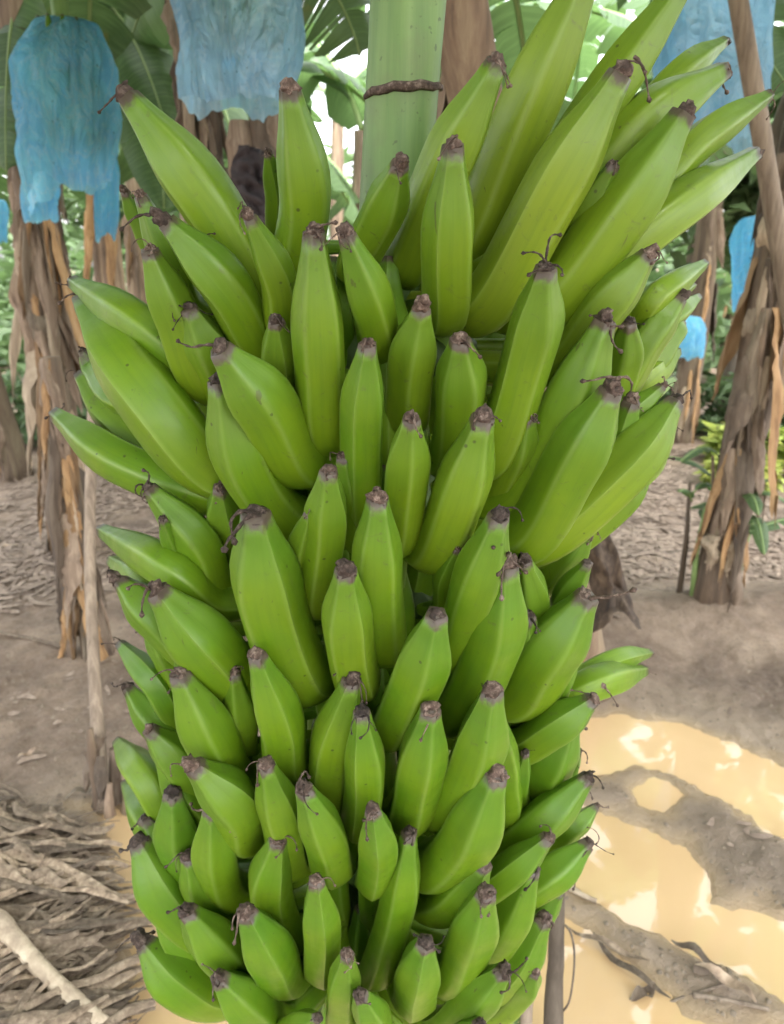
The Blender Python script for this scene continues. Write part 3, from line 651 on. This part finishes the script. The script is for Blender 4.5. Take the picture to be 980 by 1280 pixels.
# ---------------------------------------------------------------- blue bags
def bag(cx, y0, y1, wpx, Yd, seed, label, mt=None, tail=0.0, topw=0.45, swing=0.0):
    topc = pt(cx, y0, Yd); bot = pt(cx + swing, y1, Yd); Hh = topc.z - bot.z; Wm = wpx / 2 / F * vdepth(pt(cx, (y0 + y1) / 2, Yd)); mb = MB(); n = 56; seg = 110; V = []; U = []; Fc = []
    for i in range(n):
        q = i / (n - 1)
        prof = topw + (1 - topw) * min(1, q / 0.26) ** 0.5; prof *= 1 - 0.16 * max(0, (q - 0.55) / 0.45) + 0.05 * noise.noise((q * 3, seed, 0))
        for k in range(seg):
            th = 2 * math.pi * k / seg; cxn = math.cos(th); sn = math.sin(th)
            fold = 0.13 * noise.noise((cxn * 2.6 + seed, sn * 2.6, q * 1.7)) + 0.06 * noise.noise((cxn * 6, sn * 6 + seed, q * 4.5)) + 0.05 * abs(noise.noise((cxn * 9, sn * 9 + seed, q * 2.2 + cxn * 2)))
            fold += 0.05 * math.sin(th * 11 + seed) * max(0, 1 - q / 0.22)
            rg = 0
            for f_, a_ in ((3.2, .055), (7.5, .030), (15, .012)): rg += a_ * (1 - 2.6 * abs(noise.noise((cxn * f_ + seed, sn * f_ + q * 2.2, q * f_ * 0.7 + th * .3))))
            fold += rg + 0.09 * noise.noise((cxn * 1.1 + seed * 3, sn * 1.1, q * 3.1))
            rr = Wm * (prof + fold - 0.03)
            zz = -Hh * q
            if q > 0.75: zz -= Hh * (q - 0.75) / 0.25 * (0.10 * noise.noise((cxn * 1.5 + seed, sn * 1.5, 9)) + 0.05 * noise.noise((cxn * 5, sn * 5 + seed, 4)) + tail * max(0, -cxn) ** 3)
            V.append((rr * cxn + (bot.x - topc.x) * q, rr * 0.8 * sn, zz)); U.append((k / seg * 2.4, q))
    for i in range(n - 1):
        for k in range(seg): k2 = (k + 1) % seg; Fc.append((i * seg + k, i * seg + k2, (i + 1) * seg + k2, (i + 1) * seg + k))
    c = len(V); V.append((0, 0, Hh * 0.03)); U.append((0, 0))
    for k in range(seg): Fc.append((c, (k + 1) % seg, k))
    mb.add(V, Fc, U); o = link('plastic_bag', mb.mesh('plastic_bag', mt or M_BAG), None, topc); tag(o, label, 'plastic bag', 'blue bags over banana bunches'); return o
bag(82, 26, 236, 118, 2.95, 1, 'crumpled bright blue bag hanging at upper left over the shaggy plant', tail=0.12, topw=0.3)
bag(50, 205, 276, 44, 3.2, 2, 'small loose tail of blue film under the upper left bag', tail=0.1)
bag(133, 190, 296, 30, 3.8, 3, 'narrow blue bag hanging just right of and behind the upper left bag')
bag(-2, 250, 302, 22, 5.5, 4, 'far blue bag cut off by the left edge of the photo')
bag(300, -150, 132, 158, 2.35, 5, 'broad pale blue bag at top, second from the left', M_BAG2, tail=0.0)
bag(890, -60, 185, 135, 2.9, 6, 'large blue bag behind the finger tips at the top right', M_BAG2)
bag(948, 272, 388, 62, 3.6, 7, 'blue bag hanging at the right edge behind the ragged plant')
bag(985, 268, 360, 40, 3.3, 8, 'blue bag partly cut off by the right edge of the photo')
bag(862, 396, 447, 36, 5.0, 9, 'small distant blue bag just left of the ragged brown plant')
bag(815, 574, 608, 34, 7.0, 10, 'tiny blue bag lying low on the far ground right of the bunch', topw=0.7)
# bunches inside the two large left bags
def inner_bunch(top, hh, rad, seed, label):
    t = empty('bagged_bunch', top); tag(t, label, 'banana bunch', 'bunches inside the bags'); r = random.Random(seed)
    mb = MB(); mb.tube([(0, 0, 0.35), (0, 0, 0), (0, 0, -hh)], [0.03, 0.03, 0.02], 8); link('stalk', mb.mesh('stalk', M_STK), t)
    for h in range(5):
        mb = MB(); z = -hh * (h + 0.8) / 5.2
        for k in range(11):
            a = 2 * math.pi * k / 11 + h * 0.3; d = Vector((math.cos(a), math.sin(a), 0))
            P = catmull([d * 0.03 + Vector((0, 0, z)), d * rad * 0.8 + Vector((0, 0, z - 0.01)), d * rad + Vector((0, 0, z + 0.07)), d * rad * 1.02 + Vector((0, 0, z + 0.15))], 8)
            mb.tube(P, [0.01, 0.018, 0.022, 0.023, 0.022, 0.018, 0.012, 0.006], 7)
        link('hand', mb.mesh('hand', M_FIN), t)
inner_bunch(pt(82, 70, 2.95), 0.30, 0.08, 3, 'plantain bunch showing faintly through the upper left blue bag')
inner_bunch(pt(300, -100, 2.35), 0.28, 0.10, 4, 'plantain bunch showing faintly through the broad pale blue bag')

# ---------------------------------------------------------------- plants farther back
print('far plants')
far = [(-1.80, 5.1, 3.0, 'slim dry banana plant just right of the shaggy plant, second row'), (-2.25, 6.6, 3.1, 'dry banana plant farther back at left between two shaggy stems'), (2.42, 6.2, 3.0, 'thin dry banana plant to the right of the ragged plant, second row'), (-2.75, 5.2, 3.0, 'banana plant second row at the far left edge'), (-1.0, 6.2, 3.1, 'banana plant between the blue bags in the second row'), (-0.15, 6.8, 3.3, 'banana plant seen left of the green stalk, second row'),
       (2.9, 5.0, 3.0, 'banana plant beyond the right edge bags'), (2.0, 8.2, 3.2, 'slender banana plant far right, behind the ragged plant'),
       (-3.2, 7.0, 3.3, 'banana plant in the third row at far left'), (-1.9, 9.0, 3.4, 'banana plant in the third row left of the bag'), 
       (3.6, 9.0, 3.2, 'banana plant in the third row at far right'), (-0.7, 10.8, 3.6, 'most distant banana plant left of the stalk'), (2.6, 11.5, 3.5, 'most distant banana plant on the right'), (-4.2, 11, 3.6, 'most distant banana plant on the left'),
       (5.4, 12, 3.6, 'distant banana plant cut off by the right edge')]
for i, (x, y, h, lb) in enumerate(far):
    b = Vector((x, y, ground_z(x, y))); plant(b, b + Vector((rnd.uniform(-.2, .2), rnd.uniform(-.1, .2), h * rnd.uniform(.72, .95))), 0.11, 0.08, 400 + i, lb, (6 if abs(x - .5) > 1 else 3) if y < 9 else 4, 12 if y < 9 else 5, (0.5, 2.2), strips=STRIPS_O, lscale=1.05)
# unseen canopy plants added round the camera to darken the foreground, mirrored in puddles
shade_plants = [(-2.6, 2.2, 'unseen banana plant added for shade, off frame left of the puddle'), (2.9, 2.4, 'unseen banana plant added for shade, off frame right of the puddle'), (-2.2, -0.6, 'unseen banana plant added for shade, behind the viewer on the left'),
       (2.2, -0.8, 'unseen banana plant added for shade, behind the viewer on the right'), (0.3, -2.2, 'unseen banana plant added for shade, directly behind the viewer'), (-1.5, 0.9, 'unseen tall banana plant added for shade, close beside the viewer on the left'), (1.7, 0.8, 'unseen tall banana plant added for shade, close beside the viewer on the right'), (-0.6, -1.1, 'unseen banana plant added for shade, just behind the viewer')]
for i, (x, y, lb) in enumerate(shade_plants):
    b = Vector((x, y, ground_z(x, y))); plant(b, b + Vector((-x * 0.12, -0.05 * y, 2.9 + 0.12 * (i % 3))), 0.12, 0.09, 450 + i, lb, 12, 0, lscale=1.15)

# forest mass behind
def leaf_cloud(name, fn, n, size, seed, mt, kind=None):
    r = random.Random(seed); mb = MB()
    for _ in range(n):
        c, s = fn(r); s *= r.uniform(0.6, 1.4) * size; a = r.uniform(0, 6.28); e = r.uniform(-0.9, 0.5)
        d = Vector((math.cos(a) * math.cos(e), math.sin(a) * math.cos(e), math.sin(e))); sv = d.cross(Vector((r.uniform(-.4, .4), r.uniform(-.4, .4), 1))).normalized(); nv = sv.cross(d)
        w_ = s * r.uniform(0.16, 0.3)
        mb.add([c, c + d * s * .45 + sv * w_ + nv * s * .06, c + d * s - nv * s * .12, c + d * s * .45 - sv * w_ + nv * s * .06], [(0, 1, 2), (0, 2, 3)], [(0.5, 0), (0, .5), (.5, 1), (1, .5)], r.random())
    return mb.mesh(name, mt, False)
def forest(r):
    while True:
        if r.random() < 0.35:
            a = r.uniform(-0.9, 0.9); d = r.uniform(9.5, 14); z = r.uniform(0, 1.5) ** 1.0; p = Vector((math.sin(a) * d, math.cos(a) * d, z))
            if z < 0.7 + 1.1 * noise.noise((p.x * .5, p.y * .4, 8)) + 0.3: return p, 0.7
            continue
        a = r.uniform(-0.95, 0.95); d = r.uniform(13, 24); x = math.sin(a) * d; y = math.cos(a) * d
        top = 2.3 + 2.2 * noise.noise((x * 0.22, y * 0.1, 2)) + 1.2 * noise.noise((x * 0.9, y * 0.4, 5))
        z = r.uniform(0, max(1.0, top + 1.2))
        if noise.noise((x * 0.6, y * 0.3, z * 0.7)) > (0.16 if z > 1.8 else -0.5): return Vector((x, y, z)), 1.0
tag(link('forest', leaf_cloud('forest', forest, 17000, 0.55, 5, M_BUSH)), 'distant green thicket closing the plantation behind the plants', 'thicket', kind='stuff')
def trees(i, x, y, h, lb):
    t = empty('broadleaf_tree', (x, y, ground_z(x, y))); tag(t, lb, 'tree', 'background trees'); me, P, _ = stem_mesh((0, 0, -.1), (0.2, 0, h * 0.8), 0.10, 0.04, 600 + i, 0.05, M_WOOD, 10, 10, 'trunk'); link('trunk', me, t)
    blobs = [(Vector((rnd.uniform(-1, 1) * h * .25, rnd.uniform(-1, 1) * h * .25, h * rnd.uniform(.55, 1.0))), rnd.uniform(.35, .7)) for _ in range(11)]
    mbb = MB()
    for b_, _r in blobs: mbb.tube([Vector(P[5]), Vector(P[6]).lerp(b_, 0.5), b_], [0.035, 0.025, 0.01], 5)
    link('limbs', mbb.mesh('limbs', M_WOOD), t)
    def f(r):
        b_, s_ = r.choice(blobs); v = Vector((r.gauss(0, 1), r.gauss(0, 1), r.gauss(0, .8))) * s_ * .55; return b_ + v, 1.0
    link('crown', leaf_cloud('crown', f, 2600, 0.22, 700 + i, M_BUSH), t)
trees(1, 3.3, 7.2, 2.9, 'small leafy tree between the right finger tips and the ragged plant')
trees(2, -2.7, 9.8, 3.0, 'leafy tree behind the shaggy plant on the left')
trees(3, 1.7, 11.0, 3.8, 'tall leafy tree deep in the right background')
# undergrowth shrubs
for i, (x, y, h, mt, lb) in enumerate([(2.75, 5.5, 0.32, M_YEL, 'low yellow green shrub at the right edge behind the ragged plant'), (2.2, 6.6, 0.6, M_BUSH, 'green shrub right of the distant small bag'), (3.3, 6.4, 0.7, M_BUSH, 'bushy green shrub at far right'),
                                   (1.6, 7.2, 0.8, M_BUSH, 'green shrub between the bunch and the ragged plant'), (-2.9, 6.2, 0.7, M_BUSH, 'green shrub at the far left behind the shaggy plant'), (-1.6, 7.5, 0.8, M_BUSH, 'green shrub seen left of the bunch in the distance'), (2.4, 4.9, 0.25, M_YEL, 'small yellowish tuft near the ragged plant')]):
    t = empty('shrub', (x, y, ground_z(x, y))); tag(t, lb, 'shrub', 'undergrowth shrubs')
    r = random.Random(i); mb = MB()
    for k in range(14):
        a = r.uniform(0, 6.28); e = Vector((math.cos(a) * h * .5, math.sin(a) * h * .5, h * r.uniform(.5, 1))); mb.tube([(0, 0, -.02), e * .5 + Vector((0, 0, .05)), e], [0.010, 0.007, 0.003], 4)
    link('stems', mb.mesh('stems', M_WOOD), t)
    def f(r, h=h):
        a = r.uniform(0, 6.28); q = math.sqrt(r.random()); return Vector((math.cos(a) * q * h * .9, math.sin(a) * q * h * .6, h * r.uniform(.1, 1.0) * (1 - .3 * q))), 1.0
    link('foliage', leaf_cloud('foliage', f, 900, 0.16 if h > .3 else .10, 800 + i, mt), t)

# young suckers round the ragged plant
def sucker(base, h, n, seed, label, s=1.0):
    t = empty('banana_sucker', base); tag(t, label, 'young plant', 'young banana suckers'); r = random.Random(seed)
    mb = MB(); mb.tube([(0, 0, -.03), (r.uniform(-.02, .02), 0, h * .5), (r.uniform(-.04, .04), 0, h)], [0.014, 0.011, 0.006], 7, 0.2); link('stem', mb.mesh('stem', M_RIB if seed % 2 else M_TRK), t)
    for k in range(n):
        a = r.uniform(0, 6.28); L = r.uniform(.14, .26) * s; z = h * r.uniform(.7, 1.0); d = Vector((math.cos(a), math.sin(a), 0))
        link('leaf', leaf_mesh(Vector((0, 0, z)), Vector((0, 0, z + L * .5)) + d * L * .4, Vector((0, 0, z + L * r.uniform(-.3, .5))) + d * L, L * .34, seed * 10 + k, tears=0.1, n=24), t)
for i, (x, y, h, n, lb) in enumerate([(846, 765, .50, 2, 'leftmost thin sucker beside the ragged plant'), (862, 772, .40, 1, 'short sucker touching the left of the ragged plant base'), (905, 778, .45, 3, 'leafy sucker in front of the ragged plant'), (914, 770, .36, 2, 'sucker on the right side of the ragged plant base'), (872, 760, .62, 3, 'tallest green sucker rising along the ragged stem')]):
    sucker(gbase(x, y), h, n, 50 + i, lb)
# single broad leaf reaching in from the right edge
t = empty('banana_sucker', gbase(1120, 760)); tag(t, 'green sucker whose leaf reaches in from the right edge', 'young plant', 'young banana suckers')
b_ = Vector(t.location); link('leaf', leaf_mesh(pt(1120, 640, 3.1) - b_, pt(1010, 630, 3.0) - b_, pt(928, 668, 2.9) - b_, 0.10, 71, tears=0.1), t)
mb = MB(); mb.tube([(0, 0, -.02), pt(1120, 640, 3.1) - b_], [.012, .006], 6); link('stem', mb.mesh('stem', M_RIB), t)
# leaf bits below the bunch
t = empty('banana_sucker', gbase(640, 1420)); b_ = Vector(t.location); tag(t, 'bluish green sucker leaf poking out below the lower right of the bunch', 'young plant', 'young banana suckers')
link('leaf', leaf_mesh(pt(628, 1300, 1.12) - b_, pt(640, 1150, 1.12) - b_, pt(706, 1075, 1.15) - b_, 0.07, 72, up=Vector((0.3, -1, 0.3)), tears=0.05), t)
link('leaf', leaf_mesh(pt(640, 1360, 1.02) - b_, pt(650, 1290, 1.02) - b_, pt(628, 1225, 1.04) - b_, 0.06, 73, up=Vector((0.2, -1, 0.2)), tears=0.05), t)
mb = MB(); mb.tube([(0, 0, -.02), (0, 0, 0.12), pt(628, 1300, 1.12) - b_], [.012, .010, .006], 6); link('stem', mb.mesh('stem', M_RIB), t)

# near background leaves hung in the frame (parts of the plants above)
def near_leaf(owner, p0, p1, p2, w_, seed, **k):
    b_ = Vector(owner.location); link('leaf', leaf_mesh(Vector(p0) - b_, Vector(p1) - b_, Vector(p2) - b_, w_, seed, **k), owner)
near_leaf(tA, pt(60, -40, 3.8), pt(150, -40, 3.6), pt(205, 150, 3.3), 0.42, 81, up=Vector((0.2, -1, 0.3)))
near_leaf(tA, pt(55, -60, 3.8), pt(0, -40, 3.7), pt(8, 215, 3.5), 0.40, 82, up=Vector((-0.2, -1, 0.3)))
near_leaf(tA, pt(70, -60, 3.8), pt(200, 60, 3.6), pt(205, 260, 3.4), 0.36, 83, up=Vector((0.3, -1, 0.2)), tears=0.2)
near_leaf(tD, pt(300, -90, 2.9), pt(420, -60, 3.0), pt(450, 70, 3.0), 0.40, 84, up=Vector((0.2, -1, 0.5)))
near_leaf(tE, pt(950, -40, 3.4), pt(880, -40, 3.2), pt(985, 110, 3.0), 0.45, 85, up=Vector((-0.3, -1, 0.4)), tears=0.2)
near_leaf(tE, pt(960, 120, 3.6), pt(880, 200, 3.8), pt(790, 300, 4.0), 0.40, 86)
near_leaf(tD, pt(300, -90, 2.9), pt(200, -80, 3.3), pt(160, 60, 3.5), 0.36, 87, up=Vector((0, -1, 0.3)))
# blackened dead leaf under the broad bag
o = link('dead_leaf', strip_mesh(0.30, 0.12, 779, 0.9, 34, 14, mt=M_BLK, name='dead_leaf', crumple=0.05, wander=0.3), tD, pt(318, 185, 2.5) - Vector(tD.location)); o.rotation_euler = (0, 0.25, 0.2); o['label'] = 'blackened shrivelled leaf'
for k, (x, y, L_) in enumerate([(322, 140, 0.36), (343, 138, 0.42), (300, 150, .40)]):
    o = link('dry_leaf', strip_mesh(L_, 0.09, 790 + k, 0.6), tD, pt(x, y, 2.62) - Vector(tD.location))

# ---------------------------------------------------------------- litter
print('litter')
def scrap(mb, r, x, y, L, W_, a, lift=0.02):
    z = ground_z(x, y); n = 4; V = []; U = []; Fc = []; ca, sa = math.cos(a), math.sin(a); ph = r.uniform(0, 6); tilt = r.uniform(-.2, .2)
    for i in range(n + 1):
        q = i / n - .5; w_ = W_ * math.sqrt(max(0.05, 1 - (2 * q) ** 2 * .9)) * .5
        bx, by = L * q, 0.12 * L * math.sin(q * 4 + ph); h = lift * (0.4 + 0.6 * math.sin(q * 5 + ph))
        for s in (-1, 1):
            lx, ly = bx, by + s * w_; V.append((x + lx * ca - ly * sa, y + lx * sa + ly * ca, z + max(0.002, 0.006 + h * .7 + s * w_ * tilt))); U.append((s * .5 + .5, q))
    for i in range(n): Fc.append((2 * i, 2 * i + 1, 2 * i + 3, 2 * i + 2))
    mb.add(V, Fc, U, r.random())
def on_land(x, y): return ground_z(x, y) > 0.012
r = random.Random(99); mb = MB(); cnt = 0
while cnt < 13000:
    q = r.random()
    if q < 0.30: x, y = r.uniform(-2.6, -0.35), r.uniform(2.9, 6.0)
    elif q < 0.62: x, y = r.uniform(0.4, 3.2), r.uniform(3.3, 5.4)
    elif q < 0.85: x, y = r.uniform(-4, 5), r.uniform(4.8, 10)
    else: x, y = r.uniform(-2, 2.6), r.uniform(0.7, 4)
    dn = noise.noise((x * 1.3, y * 1.3, 4)) + (0.25 if y > 3.3 else -0.12)
    if not on_land(x, y) or dn < -0.05 + r.uniform(-.25, .25): continue
    k = 1 if y < 5 else 1.5; scrap(mb, r, x, y, r.choice([.03, .05, .08, .13, .2] if y > 2.9 else [.015, .02, .03, .05, .07]) * r.uniform(.7, 1.2) * k, r.uniform(.008, .032) * k, r.uniform(0, 6.28), .005 * k); cnt += 1
tag(link('leaf_litter', mb.mesh('leaf_litter', m_dry('pale_leaf_litter', (0.15, 0.105, 0.078), (0.36, 0.27, 0.205), (0.58, 0.47, 0.38), (45, 45, 45)))), 'small scraps of dry leaf scattered over the plantation floor', 'leaf litter', kind='stuff')
# straw-like shredded leaves, lower left
def in_pile(x, y): return x < -0.28 + 0.05 * math.sin(y * 12) and on_land(x, y)
pile = empty('straw_pile', gbase(60, 1120)); tag(pile, 'heap of shredded grey straw-like banana leaves at the lower left', 'leaf heap'); pl = Vector(pile.location)
mbs = MB(); cnt = 0
c0, c1 = G(0, 1030), G(150, 1260)
while cnt < 1500:
    px_, py_ = r.uniform(-260, 215), r.uniform(1005, 1420); p = G(px_, py_)
    if not on_land(p.x, p.y) or px_ > 120 + 70 * r.random() : continue
    if (py_ - 1005) < 60 * max(0, (px_ - 20) / 120) : continue
    a = -0.15 + r.gauss(0, .45) + (0.5 if py_ > 1130 else 0.0); scrap(mbs, r, p.x, p.y, r.uniform(.06, .26), r.uniform(.005, .016), a, r.uniform(.003, .014)); cnt += 1
o = link('straw', mbs.mesh('straw', M_STRAW), pile); o.location = -pl; o['kind'] = 'stuff'
SM = []
for k in range(10):
    rr = random.Random(k); m2 = MB(); n = 12; L = rr.uniform(.14, .30); W_ = rr.uniform(.016, .036); V = []; U = []; Fc = []; ph = rr.uniform(0, 6)
    for i in range(n):
        q = i / (n - 1); cx_ = (q - .5) * L; cy_ = .03 * L * math.sin(q * 5 + ph) + .02 * noise.noise((q * 3, k, 1)); w_ = W_ * (.3 + .7 * math.sin(math.pi * min(1, q * .9 + .08))); roll = math.sin(q * 4 + ph) * .5
        for j in (-1, 0, 1):
            V.append((cx_, cy_ + j * w_ * .5 * math.cos(roll), .006 + .007 * math.sin(q * 6 + ph) ** 2 + j * w_ * .5 * math.sin(roll) + (0.3 * w_ if j == 0 else 0))); U.append((j * .5 + .5, q))
    for i in range(n - 1):
        for j in range(2): a = i * 3 + j; Fc.append((a, a + 1, a + 4, a + 3))
    m2.add(V, Fc, U, rr.random() * .6); SM.append(m2.mesh('leaf_shred', M_STRAW))
cnt = 0
while cnt < 150:
    px_, py_ = r.uniform(-80, 150), r.uniform(1010, 1340); p = G(px_, py_)
    if not on_land(p.x, p.y) or (py_ - 1005) < 70 * max(0, (px_ - 20) / 120): continue
    o = link('leaf_shred', r.choice(SM), pile, Vector((p.x, p.y, ground_z(p.x, p.y) + r.uniform(.004, .016))) - pl); s = r.uniform(.7, 1.2)
    o.scale = (s, s, s); o.rotation_euler = (r.uniform(-.15, .15), r.uniform(-.12, .12), -0.15 + r.gauss(0, .4) + (0.6 if py_ > 1130 else 0)); cnt += 1

def stick(p0, p1, r0, seed, label, mt=None, name='fallen_stick', cat='stick', bend=.03):
    a, b_ = G(*p0), G(*p1); a.z = ground_z(a.x, a.y) + r0 * .8; b_.z = ground_z(b_.x, b_.y) + r0 * .8
    me, _, _ = stem_mesh((0, 0, 0), b_ - a, r0, r0 * .7, seed, bend, mt or M_STRAW, 14, 8, name); o = link(name, me, None, a); tag(o, label, cat, 'sticks on the ground'); return o
stick((-30, 692), (185, 706), 0.014, 1, 'long pale stick lying across the ground behind the left stems')
stick((-20, 803), (95, 826), 0.009, 2, 'reddish stick on bare mud at the left edge')
stick((60, 1222), (182, 1212), 0.006, 3, 'dark twig lying at the near end of the straw heap', M_WOOD)
stick((712, 1116), (745, 1132), 0.008, 4, 'short pale stick on the mud bar in the right puddle', M_PALE)
stick((865, 1250), (960, 1268), 0.006, 5, 'dark twig half sunk in the puddle at the lower right', M_WOOD)
stick((790, 1262), (905, 1242), 0.005, 6, 'thin twig crossing the lower right mud bar', M_WOOD)
stick((740, 745), (800, 742), 0.006, 7, 'small twig on the pale mud right of the curled leaf', M_WOOD)
stick((830, 700), (975, 690), 0.006, 8, 'thin branch lying behind the ragged plant base', M_WOOD)
# fallen pale leaf stalk at the lower left corner
a = G(-60, 1140); b_ = G(135, 1300); a.z = ground_z(a.x, a.y) + .035; b_.z = ground_z(b_.x, b_.y) + .03
mb = MB(); P = catmull([Vector((0, 0, 0)), (b_ - a) * .35 + Vector((0.008, 0.008, .008)), (b_ - a) * .7 + Vector((-.004, 0, .006)), b_ - a], 22)
mb.tube(P, [0.021 - 0.006 * i / 21 + (0.004 if i in (7, 8) else 0) for i in range(22)], 12, 0.0, 0, True, lambda th, q: 1 + .15 * math.sin(3 * th) + .08 * noise.noise((th, q * 8, 1)))
tag(link('fallen_leaf_stalk', mb.mesh('fallen_leaf_stalk', M_PALE), None, a), 'thick pale dried leaf stalk lying in the lower left corner', 'leaf stalk')
# cut stalk end
p = gbase(156, 604); mb = MB(); mb.tube([(0, .16, .035), (0, 0.02, .035), (0, 0, .035)], [.028, .030, .024], 14, .7); mb.tube([(0, -.002, .035), (0, -.004, .035)], [.012, .010], 10, .9)
tag(link('cut_stalk', mb.mesh('cut_stalk', M_PALE), None, p), 'cut stalk end showing a pale ring among the far left litter', 'cut stalk')
# fallen grey-green leaf by the puddle and debris pieces on the mud bars
for k, (x, y, L, W_, a, mt, lb) in enumerate([(103, 988, .10, .022, .3, M_PALE, 'small pale green leaf lying on wet mud by the stubs'), (38, 942, .07, .02, .9, M_DRY, 'grey leaf scrap on bare mud at left'), (870, 1190, .11, .025, 2.6, M_DRY, 'brown curled leaf on the right mud bar'), (805, 1225, .07, .03, .5, M_DRY, 'crumpled brown leaf in the near mud bar'),
                                      (905, 1228, .13, .03, 2.2, M_DRY, 'brown leaf scrap at the puddle edge, lower right'), (760, 1170, .18, .02, 2.4, M_STRAW, 'grey shred of leaf beside the short pale stick'), (790, 1193, .20, .02, 2.2, M_STRAW, 'long grey shred lying along the near mud bar'), (935, 1145, .10, .03, .2, M_DRY, 'dark leaf on the middle mud bar near the right edge')]):
    m2 = MB(); g = gbase(x, y); rr = random.Random(k + 5); V = []; U = []; Fc = []; n = 10
    for i in range(n):
        q = i / (n - 1); w_ = W_ * math.sin(math.pi * min(.97, q * .9 + .06)) * .5
        for j in (-1, 0, 1): V.append(((q - .5) * L, j * w_ + .1 * L * math.sin(q * 3 + k), .010 + .016 * math.sin(q * 5 + k) ** 2 + abs(j) * w_ * .5)); U.append((j * .5 + .5, q))
    for i in range(n - 1):
        for j in range(2): q_ = i * 3 + j; Fc.append((q_, q_ + 1, q_ + 4, q_ + 3))
    m2.add(V, Fc, U, .1); o = link('fallen_leaf', m2.mesh('fallen_leaf', mt), None, g); o.rotation_euler = (0, 0, a); tag(o, lb, 'leaf', 'fallen leaves')
# clods of mud along the bars
r = random.Random(5); mb = MB(); cnt = 0
while cnt < 900:
    px_, py_ = (r.uniform(700, 1000), r.uniform(830, 1300)) if r.random() < .7 else (r.uniform(0, 200), r.uniform(700, 1010)); p = G(px_, py_)
    if not on_land(p.x, p.y): continue
    z = ground_z(p.x, p.y); s = r.uniform(.002, .009); n_ = 5
    V = []
    for k in range(n_): a = 6.28 * k / n_; V.append((p.x + math.cos(a) * s * r.uniform(.7, 1.4), p.y + math.sin(a) * s * r.uniform(.7, 1.4), z - .002))
    V.append((p.x, p.y, z + s * r.uniform(.5, .9))); mb.add(V, [(k, (k + 1) % n_, n_) for k in range(n_)], None, r.random()); cnt += 1
tag(link('mud_clods', mb.mesh('mud_clods', m_plain('mud_crumb', (0.24, 0.19, 0.14), .8))), 'crumbs of mud strewn on the bars and bare soil', 'mud crumbs', kind='stuff')
print('total tris', sum(len(o.data.polygons) for o in scene.objects if o.type == 'MESH'))
